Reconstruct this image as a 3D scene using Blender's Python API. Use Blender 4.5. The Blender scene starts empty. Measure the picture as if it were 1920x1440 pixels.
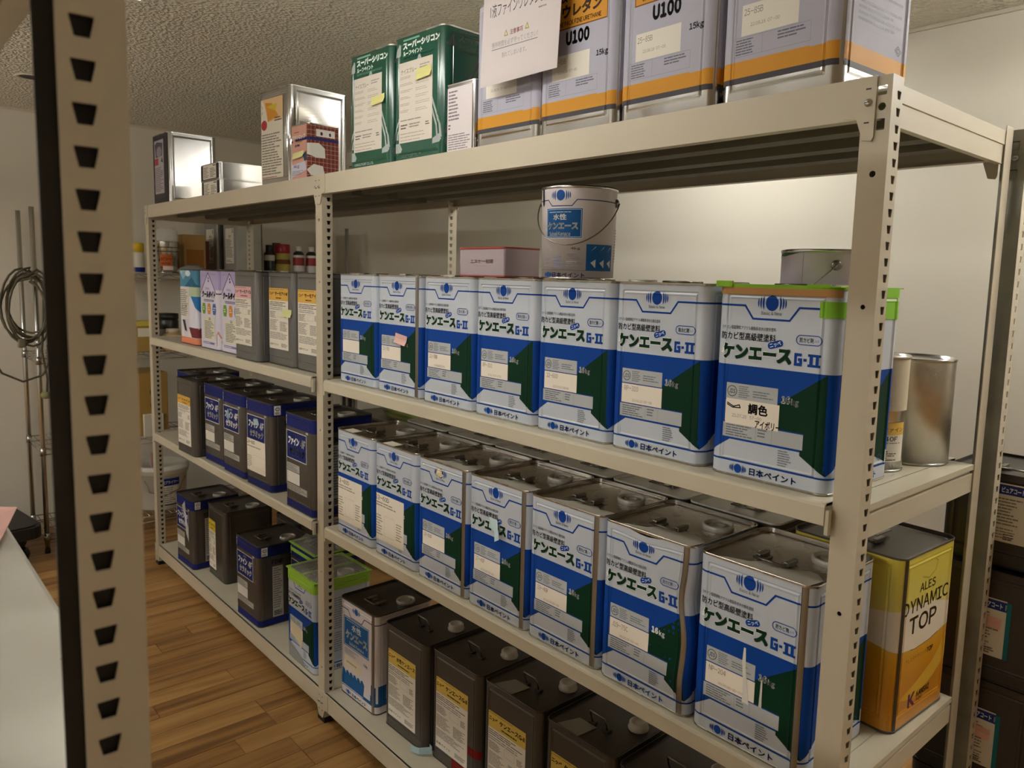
import bpy, bmesh, math, random
from mathutils import Vector, Matrix
from mathutils.geometry import tessellate_polygon
random.seed(7)
S = bpy.context.scene
COL = S.collection
PI = math.pi

# ------------------------------------------------------------------ camera
cam = bpy.data.cameras.new('camera'); camo = bpy.data.objects.new('camera', cam); COL.objects.link(camo)
CAMP = Vector((2.1896, -1.1819, 1.5802))
right = Vector((0.66761803, 0.7440176, 0.02690703)); up = Vector((-0.10501199, 0.05832617, 0.99275905)); fwd = Vector((-0.73706082, 0.6656094, -0.11707037))
camo.matrix_world = Matrix(((right.x, up.x, -fwd.x, CAMP.x), (right.y, up.y, -fwd.y, CAMP.y), (right.z, up.z, -fwd.z, CAMP.z), (0, 0, 0, 1)))
cam.sensor_width = 36.0; cam.sensor_fit = 'HORIZONTAL'
cam.lens = 1440.3 / 1920 * 36
cam.shift_x = -43.4 / 1920; cam.shift_y = -27.5 / 1920
cam.clip_start = 0.02; cam.clip_end = 60
cam.dof.use_dof = True; cam.dof.focus_distance = 1.75; cam.dof.aperture_fstop = 9.0
S.camera = camo
S.view_settings.view_transform = 'Standard'; S.view_settings.look = 'None'
S.view_settings.gamma = 1.0; S.view_settings.use_curve_mapping = False
EXPO, E_MAIN, E_SIDE, E_BACK, E_FILL = 0.7, 12.5, 54.0, 12.0, 48.0
S.view_settings.exposure = EXPO
w = bpy.data.worlds.new('world'); S.world = w; w.use_nodes = True
w.node_tree.nodes['Background'].inputs[0].default_value = (0.75, 0.72, 0.66, 1)
w.node_tree.nodes['Background'].inputs[1].default_value = 0.03

# ------------------------------------------------------------------ helpers
def lin(h):
    h = h.lstrip('#'); out = []
    for i in (0, 2, 4):
        c = int(h[i:i+2], 16) / 255
        out.append(c / 12.92 if c <= 0.04045 else ((c + 0.055) / 1.055) ** 2.4)
    return tuple(out) + (1.0,)
MATS = {}
def mat(name, col, rough=0.5, metal=0.0, coat=0.0, bump=0.0, bscale=60.0, rvar=0.0, cvar=0.0, spec=None, emit=0.0, trans=0.0, cscale=6.0):
    if name in MATS: return MATS[name]
    m = bpy.data.materials.new(name); m.use_nodes = True
    nt = m.node_tree; b = nt.nodes['Principled BSDF']; L = nt.links
    c = lin(col); b.inputs['Base Color'].default_value = c
    b.inputs['Roughness'].default_value = rough; b.inputs['Metallic'].default_value = metal
    if coat: b.inputs['Coat Weight'].default_value = coat; b.inputs['Coat Roughness'].default_value = 0.15
    if spec is not None: b.inputs['Specular IOR Level'].default_value = spec
    if trans: b.inputs['Transmission Weight'].default_value = trans
    if emit:
        b.inputs['Emission Color'].default_value = c; b.inputs['Emission Strength'].default_value = emit
    if bump or rvar or cvar:
        tc = nt.nodes.new('ShaderNodeTexCoord')
        if bump:
            n = nt.nodes.new('ShaderNodeTexNoise'); n.inputs['Scale'].default_value = bscale; n.inputs['Detail'].default_value = 3
            L.new(tc.outputs['Object'], n.inputs['Vector'])
            bp = nt.nodes.new('ShaderNodeBump'); bp.inputs['Strength'].default_value = bump; bp.inputs['Distance'].default_value = 0.004
            L.new(n.outputs['Fac'], bp.inputs['Height']); L.new(bp.outputs['Normal'], b.inputs['Normal'])
        if rvar or cvar:
            n2 = nt.nodes.new('ShaderNodeTexNoise'); n2.inputs['Scale'].default_value = cscale; n2.inputs['Detail'].default_value = 5
            L.new(tc.outputs['Object'], n2.inputs['Vector'])
            if rvar:
                mr = nt.nodes.new('ShaderNodeMapRange'); mr.inputs['From Min'].default_value = 0.3; mr.inputs['From Max'].default_value = 0.7
                mr.inputs['To Min'].default_value = max(0.02, rough - rvar); mr.inputs['To Max'].default_value = rough + rvar
                L.new(n2.outputs['Fac'], mr.inputs['Value']); L.new(mr.outputs['Result'], b.inputs['Roughness'])
            if cvar:
                mx = nt.nodes.new('ShaderNodeMixRGB'); mx.blend_type = 'MULTIPLY'; mx.inputs[0].default_value = 1.0
                mx.inputs[1].default_value = c
                m2 = nt.nodes.new('ShaderNodeMapRange'); m2.inputs['From Min'].default_value = 0.3; m2.inputs['From Max'].default_value = 0.7
                m2.inputs['To Min'].default_value = 1 - cvar; m2.inputs['To Max'].default_value = 1.0
                L.new(n2.outputs['Fac'], m2.inputs['Value']); L.new(m2.outputs['Result'], mx.inputs[2]); L.new(mx.outputs[0], b.inputs['Base Color'])
    MATS[name] = m
    return m
def ink(h, rough=0.38):
    return mat('ink_' + h.lstrip('#') + ('' if rough == 0.38 else '_%d' % int(rough*100)), h, 0.55 if rough == 0.38 else rough, spec=0.12)

def tag(o, label=None, cat=None, group=None, kind=None):
    if label: o['label'] = label
    if cat: o['category'] = cat
    if group: o['group'] = group
    if kind: o['kind'] = kind
    return o
def empty(name, loc, rot=0.0, label=None, cat=None, group=None):
    o = bpy.data.objects.new(name, None); COL.objects.link(o); o.empty_display_size = 0.05
    o.location = loc; o.rotation_euler = (0, 0, rot)
    return tag(o, label, cat, group)
def link(name, me, parent=None, loc=None, rot=None):
    o = bpy.data.objects.new(name, me); COL.objects.link(o)
    if parent: o.parent = parent
    if loc is not None: o.location = loc
    if rot is not None: o.rotation_euler = rot
    return o
def copytree(o, parent=None):
    c = o.copy(); COL.objects.link(c)
    if parent: c.parent = parent
    for ch in [x for x in KIDS(o)]: copytree(ch, c)
    return c
def KIDS(o): return [x for x in o.children]

class MB:
    """collects shapes into one mesh"""
    def __init__(s): s.v = []; s.f = []; s.m = []; s.sm = []; s.mats = []
    def mi(s, m):
        if m not in s.mats: s.mats.append(m)
        return s.mats.index(m)
    def add(s, vs, fs, m, smooth=False):
        o = len(s.v); s.v += [tuple(p) for p in vs]; k = s.mi(m)
        for f in fs: s.f.append([i + o for i in f]); s.m.append(k); s.sm.append(smooth)
    def box(s, x0, y0, z0, x1, y1, z1, m, bev=0.0):
        if bev <= 0:
            vs = [(x, y, z) for z in (z0, z1) for y in (y0, y1) for x in (x0, x1)]
            s.add(vs, [(0,2,3,1),(4,5,7,6),(0,1,5,4),(2,6,7,3),(0,4,6,2),(1,3,7,5)], m)
        else:
            b = bev; bm = bmesh.new(); bmesh.ops.create_cube(bm, size=1.0)
            for v in bm.verts: v.co = Vector(((x0+x1)/2 + v.co.x*(x1-x0), (y0+y1)/2 + v.co.y*(y1-y0), (z0+z1)/2 + v.co.z*(z1-z0)))
            bmesh.ops.bevel(bm, geom=bm.edges[:] , offset=b, segments=2, affect='EDGES', profile=0.5)
            bm.verts.index_update(); s.add([v.co[:] for v in bm.verts], [[v.index for v in f.verts] for f in bm.faces], m); bm.free()
    def prism(s, pts, axis, a, b, m, smooth=False):
        """extrude closed 2-D outline along axis between a and b; pts in the other two axes (cyclic order)"""
        n = len(pts)
        def P(p, t):
            return {'x': (t, p[0], p[1]), 'y': (p[0], t, p[1]), 'z': (p[0], p[1], t)}[axis]
        vs = [P(p, a) for p in pts] + [P(p, b) for p in pts]
        s.add(vs, [(i, (i+1) % n, n+(i+1) % n, n+i) for i in range(n)], m, smooth)
        tris = tessellate_polygon([[Vector((p[0], p[1], 0)) for p in pts]])
        s.add([P(p, a) for p in pts], [list(t) for t in tris], m); s.add([P(p, b) for p in pts], [list(reversed(t)) for t in tris], m)
    def strip(s, pts, axis, a, b, m, smooth=False):
        """open profile swept along axis"""
        n = len(pts)
        def P(p, t): return {'x': (t, p[0], p[1]), 'y': (p[0], t, p[1]), 'z': (p[0], p[1], t)}[axis]
        s.add([P(p, a) for p in pts] + [P(p, b) for p in pts], [(i, i+1, n+i+1, n+i) for i in range(n-1)], m, smooth)
    def lathe(s, prof, m, c=(0,0,0), n=24, smooth=True, axis='z'):
        vs = []; fs = []
        for r, z in prof:
            for k in range(n):
                a = 2*PI*k/n; p = (r*math.cos(a), r*math.sin(a), z)
                if axis == 'x': p = (p[2], p[0], p[1])
                if axis == 'y': p = (p[0], p[2], p[1])
                vs.append((c[0]+p[0], c[1]+p[1], c[2]+p[2]))
        for i in range(len(prof)-1):
            for k in range(n): fs.append((i*n+k, i*n+(k+1) % n, (i+1)*n+(k+1) % n, (i+1)*n+k))
        s.add(vs, fs, m, smooth)
    def tube(s, path, r, m, n=8, closed=False, smooth=True):
        P = [Vector(p) for p in path]; N = len(P); vs = []; fs = []
        prev = None
        for i in range(N):
            if closed: t = (P[(i+1) % N] - P[i-1])
            else: t = P[min(i+1, N-1)] - P[max(i-1, 0)]
            t.normalize()
            if prev is None:
                a = Vector((0,0,1)) if abs(t.z) < 0.9 else Vector((1,0,0))
                u_ = t.cross(a).normalized()
            else:
                u_ = (prev - t*prev.dot(t))
                u_ = u_.normalized() if u_.length > 1e-6 else t.orthogonal().normalized()
            prev = u_; v_ = t.cross(u_)
            for k in range(n):
                a = 2*PI*k/n; vs.append(P[i] + (u_*math.cos(a) + v_*math.sin(a))*r)
        R = N if closed else N-1
        for i in range(R):
            j = (i+1) % N
            for k in range(n): fs.append((i*n+k, i*n+(k+1) % n, j*n+(k+1) % n, j*n+k))
        if not closed: fs.append(tuple(range(n))[::-1]); fs.append(tuple((N-1)*n+k for k in range(n)))
        s.add(vs, fs, m, smooth)
    def mesh(s, name):
        me = bpy.data.meshes.new(name); me.from_pydata(s.v, [], s.f)
        for m in s.mats: me.materials.append(m)
        me.polygons.foreach_set('material_index', s.m); me.polygons.foreach_set('use_smooth', s.sm); me.update()
        return me
    def build(s, name, parent=None, loc=None, rot=None): return link(name, s.mesh(name), parent, loc, rot)

# ------------------------------------------------------------------ flat print (unrolled artwork, millimetres)
_TX = {}
def glyphs(st, off):
    c = bpy.data.curves.new('t', 'FONT'); c.body = st; c.resolution_u = 3; c.offset = off
    o = bpy.data.objects.new('t', c); me = bpy.data.meshes.new_from_object(o)
    vs = [(v.co.x, v.co.y) for v in me.vertices]; fs = [list(q.vertices) for q in me.polygons]
    bpy.data.meshes.remove(me); bpy.data.objects.remove(o); bpy.data.curves.remove(c)
    return vs, fs
def textmesh(st, bold):
    k = (st, bold)
    if k in _TX: return _TX[k]
    kana = all(0x3040 <= ord(ch) <= 0x30ff for ch in st); latin = all(ord(ch) < 128 or ord(ch) == 0x2161 for ch in st)
    if latin:      # sans capitals and digits, set tight
        off = min(bold, 0.012); vs = []; fs = []; pen = 0.0
        for ch in st:
            if ch == ' ': pen += 0.26; continue
            g = (ch, 'g', off)
            if g not in _TX: _TX[g] = glyphs(chr(0xff01+ord(ch)-33) if ord(ch) < 128 else ch, off)
            gv, gf = _TX[g]
            if not gv: continue
            x0 = min(v[0] for v in gv); x1 = max(v[0] for v in gv); n = len(vs)
            vs += [(v[0]-x0+pen, v[1]) for v in gv]; fs += [[i+n for i in f] for f in gf]; pen += (x1-x0) + 0.085 + bold*0.6
    else:
        off = min(bold, 0.065 if kana else 0.004); vs, fs = glyphs(st, off)
    ex = bold-off
    if ex > 0.004:   # thicken by overprinting shifted copies
        V, F = list(vs), list(fs); e = ex*0.8
        for dx, dy in ((e, 0), (-e, 0), (0, e), (0, -e)):
            n = len(V); V += [(v[0]+dx, v[1]+dy) for v in vs]; F += [[i+n for i in f] for f in fs]
        vs, fs = V, F
    _TX[k] = (vs, fs)
    return _TX[k]
def tess(loops):
    L = [[Vector((p[0], p[1], 0)) for p in lp] for lp in loops]
    flat = [p for lp in loops for p in lp]
    return flat, [list(t) for t in tessellate_polygon(L)]
def stroke(pts, wd, closed=False):
    n = len(pts); lo = []; hi = []
    for i in range(n):
        p = Vector(pts[i])
        a = Vector(pts[i-1]) if (i > 0 or closed) else None; b = Vector(pts[(i+1) % n]) if (i < n-1 or closed) else None
        d1 = (p-a).normalized() if a is not None else None; d2 = (b-p).normalized() if b is not None else None
        if d1 is None: d1 = d2
        if d2 is None: d2 = d1
        n1 = Vector((-d1.y, d1.x)); n2 = Vector((-d2.y, d2.x)); m = (n1+n2)
        m = m/m.dot(n1) if m.length > 0.3 else n1
        lo.append(p - m*wd/2); hi.append(p + m*wd/2)
    vs = [tuple(q) for q in lo + hi]
    R = n if closed else n-1
    return vs, [(i, (i+1) % n, n+(i+1) % n, n+i) for i in range(R)]
def ellipse(cx, cy, rx, ry, n=28): return [(cx+rx*math.cos(2*PI*k/n), cy+ry*math.sin(2*PI*k/n)) for k in range(n)]
def rrect(x0, y0, x1, y1, r, n=5):
    o = []
    for cx, cy, a0 in ((x1-r, y0+r, -PI/2), (x1-r, y1-r, 0), (x0+r, y1-r, PI/2), (x0+r, y0+r, PI)):
        for k in range(n+1): a = a0 + PI/2*k/n; o.append((cx+r*math.cos(a), cy+r*math.sin(a)))
    return o
def op_geom(op):
    k = op[0]
    if k == 'p': return tess([op[2]])
    if k == 'h': return tess(op[2])
    if k == 'r':
        x0, y0, x1, y1 = op[2:6]
        if len(op) > 6: return tess([rrect(x0, y0, x1, y1, op[6])])
        return [(x0,y0),(x1,y0),(x1,y1),(x0,y1)], [(0,1,2,3)]
    if k == 'e': return tess([ellipse(*op[2:6])])
    if k == 's': return stroke(op[3], op[2], op[4] if len(op) > 4 else False)
    if k == 't':
        st, x0, y0, x1, y1 = op[2:7]; bold = op[7] if len(op) > 7 else 0.0; rot = op[8] if len(op) > 8 else 0; sh = op[9] if len(op) > 9 else 0
        vs, fs = textmesh(st, bold)
        ax = min(v[0] for v in vs); bx = max(v[0] for v in vs); ay = min(v[1] for v in vs); by = max(v[1] for v in vs)
        out = []; cx, cy = (x0+x1)/2, (y0+y1)/2; c, s_ = math.cos(rot), math.sin(rot)
        for x, y in vs:
            X = (x-ax)/(bx-ax)*(x1-x0) - (x1-x0)/2; Y = (y-ay)/max(1e-6, by-ay)*(y1-y0) - (y1-y0)/2; X += sh*Y
            out.append((cx + c*X - s_*Y, cy + s_*X + c*Y))
        return out, fs
    if k == 'f':
        x0, y0, x1, y1, n = op[2:7]; rg = random.Random(int(x0*7+y0*13+n)); vs = []; fs = []
        ph = (y1-y0)/n
        for i in range(n):
            y = y1 - (i+0.75)*ph; x = x0; end = x0 + (x1-x0)*rg.uniform(0.6, 1.0)
            while x < end:
                l = rg.uniform(0.08, 0.35)*(x1-x0); l = min(l, end-x); b = len(vs)
                vs += [(x,y),(x+l,y),(x+l,y+ph*0.45),(x,y+ph*0.45)]; fs.append((b,b+1,b+2,b+3)); x += l + 0.02*(x1-x0)
        return vs, fs
def bisect_uv(vs, fs, ul, vl):
    x0 = min(v[0] for v in vs); x1 = max(v[0] for v in vs); y0 = min(v[1] for v in vs); y1 = max(v[1] for v in vs)
    us = [u for u in ul if x0+1e-3 < u < x1-1e-3]; ws = [v for v in vl if y0+1e-3 < v < y1-1e-3]
    if not us and not ws: return vs, fs
    bm = bmesh.new(); V = [bm.verts.new((x, y, 0)) for x, y in vs]
    for f in fs:
        try: bm.faces.new([V[i] for i in f])
        except ValueError: pass
    for axis, cuts in ((0, us), (1, ws)):
        for c in cuts:
            no = (1,0,0) if axis == 0 else (0,1,0)
            bmesh.ops.bisect_plane(bm, geom=bm.verts[:]+bm.edges[:]+bm.faces[:], dist=1e-4, plane_co=(c,c,0), plane_no=no)
    bm.verts.index_update()
    a = [(v.co.x, v.co.y) for v in bm.verts]; b = [[v.index for v in f.verts] for f in bm.faces]; bm.free()
    return a, b
def orient(vs, f):
    a = 0
    for i in range(len(f)):
        p = vs[f[i]]; q = vs[f[(i+1) % len(f)]]; a += p[0]*q[1]-q[0]*p[1]
    return list(f) if a > 0 else list(reversed(f))
class Flat:
    """mapping for a flat sheet lying in local x/z, facing -y"""
    ul = (); vl = ()
    def P(s, u, v, off): return (u/1000, -off/1000, v/1000)
    def smooth(s, u): return False
def artwork(name, mp, ops, base=0.3, step=0.012):
    mb = MB()
    for i, op in enumerate(ops):
        vs, fs = op_geom(op)
        if not vs: continue
        vs, fs = bisect_uv(vs, fs, mp.ul, mp.vl)
        m = op[1] if not isinstance(op[1], str) else ink(op[1])
        off = base + step*i; o = len(mb.v); k = mb.mi(m)
        mb.v += [mp.P(x, y, off) for x, y in vs]
        for f in fs:
            f = orient(vs, f); mb.f.append([q+o for q in f]); mb.m.append(k)
            mb.sm.append(mp.smooth(sum(vs[q][0] for q in f)/len(f)))
    return mb.mesh(name)
# ------------------------------------------------------------------ room
WALLM = mat('wall_paint', '#d8d1c2', 0.85, bump=0.06, bscale=140)
def mk_ceiling_mat():
    m = mat('ceiling_texture', '#dedacb', 0.9); nt = m.node_tree; b = nt.nodes['Principled BSDF']
    tc = nt.nodes.new('ShaderNodeTexCoord'); n = nt.nodes.new('ShaderNodeTexNoise'); n.inputs['Scale'].default_value = 80; n.inputs['Detail'].default_value = 1
    n2 = nt.nodes.new('ShaderNodeTexVoronoi'); n2.inputs['Scale'].default_value = 75
    nt.links.new(tc.outputs['Object'], n.inputs['Vector']); nt.links.new(tc.outputs['Object'], n2.inputs['Vector'])
    mm = nt.nodes.new('ShaderNodeMath'); mm.operation = 'ADD'; nt.links.new(n.outputs['Fac'], mm.inputs[0]); nt.links.new(n2.outputs['Distance'], mm.inputs[1])
    bp = nt.nodes.new('ShaderNodeBump'); bp.inputs['Strength'].default_value = 1.0; bp.inputs['Distance'].default_value = 0.010
    nt.links.new(mm.outputs[0], bp.inputs['Height']); nt.links.new(bp.outputs['Normal'], b.inputs['Normal'])
    return m
CEILM = mk_ceiling_mat()
RX0, RX1, RY0, RY1, RZ = -3.12, 4.4, -4.2, 1.58, 2.456
def slab(name, x0, y0, z0, x1, y1, z1, m):
    mb = MB(); mb.box(x0, y0, z0, x1, y1, z1, m); return tag(mb.build(name), kind='structure')
slab('wall_left', RX0-0.1, RY0-0.1, -0.05, RX0, RY1+0.1, RZ, WALLM)
slab('wall_back', RX0, RY1, -0.05, RX1, RY1+0.1, RZ, WALLM)
slab('wall_right', RX1, RY0-0.1, -0.05, RX1+0.1, RY1+0.1, RZ, WALLM)
slab('wall_front', RX0, RY0-0.1, -0.05, RX1, RY0, RZ, WALLM)
slab('ceiling', RX0-0.1, RY0-0.1, RZ, RX1+0.1, RY1+0.1, RZ+0.08, CEILM)
BASEM = mat('baseboard_vinyl', '#c9bfae', 0.6)
for nm, bx in (('baseboard_left', (RX0, RY0, 0, RX0+0.012, RY1, 0.06)), ('baseboard_back', (RX0+0.012, RY1-0.012, 0, RX1, RY1, 0.06))):
    slab(nm, *bx, BASEM)
mb = MB(); mb.box(RX0, RY1-0.01, RZ-0.012, RX1, RY1, RZ, BASEM); tag(mb.build('trim_1'), kind='structure')
mb = MB(); mb.box(RX0, RY0, RZ-0.012, RX0+0.01, RY1-0.01, RZ, BASEM); tag(mb.build('trim_2'), kind='structure')
def wood_mat(name, rnd):
    m = bpy.data.materials.new(name); m.use_nodes = True; nt = m.node_tree; b = nt.nodes['Principled BSDF']; L = nt.links
    tc = nt.nodes.new('ShaderNodeTexCoord'); mp = nt.nodes.new('ShaderNodeMapping'); mp.inputs['Scale'].default_value = (26, 1.6, 4)
    oi = nt.nodes.new('ShaderNodeObjectInfo'); ad = nt.nodes.new('ShaderNodeVectorMath'); ad.operation = 'ADD'
    cm = nt.nodes.new('ShaderNodeCombineXYZ'); ml = nt.nodes.new('ShaderNodeMath'); ml.operation = 'MULTIPLY'; ml.inputs[1].default_value = 40
    L.new(oi.outputs['Random'], ml.inputs[0]); L.new(ml.outputs[0], cm.inputs[0]); L.new(ml.outputs[0], cm.inputs[1])
    L.new(tc.outputs['Object'], ad.inputs[0]); L.new(cm.outputs[0], ad.inputs[1]); L.new(ad.outputs[0], mp.inputs['Vector'])
    n = nt.nodes.new('ShaderNodeTexNoise'); n.inputs['Scale'].default_value = 1.0; n.inputs['Detail'].default_value = 6; n.inputs['Distortion'].default_value = 0.6
    L.new(mp.outputs[0], n.inputs['Vector'])
    mx = nt.nodes.new('ShaderNodeMath'); mx.operation = 'MULTIPLY_ADD'; mx.inputs[1].default_value = rnd; L.new(oi.outputs['Random'], mx.inputs[0])
    sb = nt.nodes.new('ShaderNodeMath'); sb.operation = 'SUBTRACT'; sb.inputs[1].default_value = rnd/2; L.new(n.outputs['Fac'], sb.inputs[0]); L.new(sb.outputs[0], mx.inputs[2])
    cr = nt.nodes.new('ShaderNodeValToRGB'); e = cr.color_ramp.elements
    e[0].position = 0.24; e[0].color = lin('#734e28'); e[1].position = 0.76; e[1].color = lin('#b98f57')
    k = e.new(0.45); k.color = lin('#9d723f')
    L.new(mx.outputs[0], cr.inputs[0]); L.new(cr.outputs[0], b.inputs['Base Color']); b.inputs['Roughness'].default_value = 0.42
    return m
WOOD = wood_mat('floor_wood', 0.34)
mb = MB(); mb.box(RX0-0.1, RY0-0.1, -0.06, RX1+0.1, RY1+0.1, -0.003, WOOD); floor = tag(mb.build('floor'), kind='structure')
PLK = {}
def plank(x, y, l, wd):
    k = round(l, 3)
    if k not in PLK:
        mb = MB(); g = 0.0006; b = 0.0007
        mb.add([(g,g,-0.003),(wd-g,g,-0.003),(wd-g,l-g,-0.003),(g,l-g,-0.003),(g+b,g+b,0),(wd-g-b,g+b,0),(wd-g-b,l-g-b,0),(g+b,l-g-b,0)],
               [(4,5,6,7),(0,1,5,4),(1,2,6,5),(2,3,7,6),(3,0,4,7)], WOOD)
        PLK[k] = mb.mesh('plank')
    link('plank', PLK[k], floor, (x, y, 0))
rg = random.Random(3); PW = 0.098; nrow = int((1.0 - RX0)/PW)
for i in range(nrow):
    x = RX0 + i*PW; y = -1.28 - rg.choice((0.05, 0.2, 0.35, 0.5)); lim = 1.2 if x < -1.9 else 0.12
    while y < lim:
        l = rg.choice((0.45, 0.6, 0.75, 0.9)); plank(x, y, l, PW); y += l

# ceiling fixtures ---------------------------------------------------------
LAMP_H = mat('lamp_housing', '#e8e6e0', 0.5)
TUBE = mat('lamp_tube', '#fff1dc', 0.4, emit=1.0)
def tubemat(name, e):
    m = mat(name, '#faf9f3', 0.4, emit=e); return m
def batten(x, y, ln, e, alongx, label, drop=0.0):
    t = empty('ceiling_light', (x, y, RZ-drop), 0 if alongx else PI/2, label, 'lamp', 'ceiling battens')
    if drop:
        for q in (-0.4, 0.4):
            mb = MB(); mb.tube([(q*ln, 0, 0), (q*ln, 0, drop)], 0.005, LAMP_H, 8); mb.build('hanger_rod', t)
    mb = MB(); mb.box(-ln/2, -0.06, -0.045, ln/2, 0.06, 0, LAMP_H, 0.006); mb.build('housing', t)
    for s in (-1, 1):
        mb = MB(); mb.tube([(-ln/2+0.04, s*0.04, -0.075), (ln/2-0.04, s*0.04, -0.075)], 0.014, tubemat('tube_%g' % e, e), 10); mb.build('tube', t)
        for q in (-1, 1): mb = MB(); mb.box(q*(ln/2-0.03)-0.012, s*0.04-0.012, -0.095, q*(ln/2-0.03)+0.012, s*0.04+0.012, -0.04, LAMP_H); mb.build('lamp_holder', t)
def downlight(x, y, on, label):
    t = empty('downlight', (x, y, RZ), 0, label, 'lamp')
    mb = MB(); mb.lathe([(0.052, 0.0), (0.068, -0.002), (0.072, -0.006), (0.066, -0.009), (0.055, -0.006), (0.05, 0.0)], mat('downlight_ring', '#d8d2c4', 0.4), n=28); mb.build('trim_ring', t)
    mb = MB(); mb.lathe([(0.052, -0.005), (0.04, -0.0035), (0.0001, -0.003)], mat('downlight_dark', '#2a2218', 0.5), n=28); mb.build('recess', t)

# ------------------------------------------------------------------ racks
RACK = mat('rack_paint', '#c2b7a1', 0.42, cvar=0.06, cscale=3, bump=0.02, bscale=400)
RACKD = mat('rack_shelf_paint', '#cac1ab', 0.4, cvar=0.08, cscale=5, bump=0.02, bscale=400)
SCREW = mat('screw_zinc', '#b9b7b2', 0.3, 1.0)
SLOT_SHADE = mat('post_inside_shade', '#1c1814', 0.6)  # near-black colour stands in for the shade inside the post slots
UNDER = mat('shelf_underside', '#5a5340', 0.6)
BLACK = mat('black_rubber', '#141210', 0.6)
FW, SW, TH = 0.045, 0.0375, 0.0016
def plate(holes, W0, W1, z0, z1, P, mb, m, th):
    """vertical plate between W0..W1, z0..z1 with holes [(zc, loop)], loop relative; P(w,z,d)->3D"""
    hs = sorted(holes, key=lambda h: h[0]); bands = []
    z = z0
    for zc, lp in hs:
        a = zc + min(p[1] for p in lp) - 0.002; b = zc + max(p[1] for p in lp) + 0.002
        if a < z or b > z1: continue
        if a > z + 1e-5: bands.append((z, a, None))
        bands.append((a, b, [(p[0], zc+p[1]) for p in lp])); z = b
    if z < z1: bands.append((z, z1, None))
    for a, b, lp in bands:
        out = [(W0, a), (W1, a), (W1, b), (W0, b)]
        if lp is None: flat, tris = out, [(0,1,2,3)]
        else:
            flat, tris = tess([out, lp])
        tris = [orient(flat, t) for t in tris]
        mb.add([P(x, z_, 0) for x, z_ in flat], tris, m); mb.add([P(x, z_, th) for x, z_ in flat], [list(reversed(t)) for t in tris], m)
        if lp:
            n = len(lp); mb.add([P(x, z_, 0) for x, z_ in lp]+[P(x, z_, th) for x, z_ in lp], [(i, (i+1) % n, n+(i+1) % n, n+i) for i in range(n)], m)
    mb.add([P(W0, z0, 0), P(W0, z0, th), P(W0, z1, th), P(W0, z1, 0)], [(0,1,2,3)], m)
    mb.add([P(W1, z0, 0), P(W1, z0, th), P(W1, z1, th), P(W1, z1, 0)], [(0,1,2,3)], m)
def slot(xc, wt=0.0132, wb=0.0085, h=0.0125): return [(xc-wb/2, -h/2), (xc+wb/2, -h/2), (xc+wt/2, h/2-0.002), (xc+wt/2, h/2), (xc-wt/2, h/2), (xc-wt/2, h/2-0.002)]
def circ(xc, r): return [(xc+r*math.cos(2*PI*k/10), r*math.sin(2*PI*k/10)) for k in range(10)]
def post(parent, xc, yf, sgn, ztop, back_slots=False, topholes=False, sc=0.024, shade_strips=True, slots=True, fw=FW):
    """L post: corner at (xc, yf); front flange runs to -x, slotted side flange runs sgn*y"""
    mb = MB(); zs = [(0.02+0.025*k, slot(sgn*sc)) for k in range(1, int(ztop/0.025))] if slots else []
    plate(zs, *(sorted((sgn*TH, sgn*SW))), 0.012, ztop, lambda a, z, d: (-d, a, z), mb, RACK, TH)
    if back_slots: hs = [(0.02+0.025*k, slot(-0.020)) for k in range(1, int(ztop/0.025))]
    else:
        hs = [(0.2, circ(-0.02, 0.004)), (0.55, circ(-0.02, 0.004)), (1.05, circ(-0.02, 0.004)), (1.55, circ(-0.02, 0.004)), (1.753, circ(-0.021, 0.0052))]
        if topholes: hs += [(ztop-0.022, rrect(-0.022, -0.007, -0.008, 0.007, 0.001, 1)), (ztop-0.046, circ(-0.014, 0.006)), (ztop-0.072, rrect(-0.021, -0.0085, -0.008, 0.0085, 0.001, 1))]
    if fw < FW: hs = []
    plate(hs, -fw, 0.0, 0.012, ztop, lambda a, z, d: (a, sgn*d, z), mb, RACK, TH)
    if shade_strips:  # backing strips added so the slots and holes look dark
        q0, q1 = sorted((sgn*0.013, sgn*0.0355)); mb.box(-0.0105, q0, 0.02, -0.0095, q1, ztop-0.01, SLOT_SHADE); mb.box(-0.0105, sgn*0.0365-0.0004, 0.02, -0.0016, sgn*0.0365+0.0004, ztop-0.01, RACK); mb.box(-0.0105, sgn*0.0125-0.0004, 0.02, -0.0016, sgn*0.0125+0.0004, ztop-0.01, RACK)
        q0, q1 = sorted((sgn*0.0128, sgn*0.0136)); mb.box(-FW+0.003, q0, 0.02, -0.0105, q1, ztop-0.11, SLOT_SHADE)
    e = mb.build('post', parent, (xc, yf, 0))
    mb = MB(); y0, y1 = sorted((-sgn*0.003, sgn*(SW+0.003)))
    mb.box(-FW-0.003, y0, 0, 0.003, y1, 0.020, BLACK, 0.002); mb.build('foot_cap', e)
    return e
def screw(parent, x, y, z, ax='y', s=-1):
    mb = MB(); pr = [(0.0001, 0.0045), (0.003, 0.0042), (0.0055, 0.0025), (0.0062, 0.0), (0.0062, -0.001)]
    mb.lathe([(r, s*h) for r, h in pr], SCREW, n=12, axis=ax)
    mb.box(-0.0035, -0.0052, -0.0006, 0.0035, -0.0043, 0.0006, BLACK) if ax == 'y' else None
    mb.build('screw', parent, (x, y, z))
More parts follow.
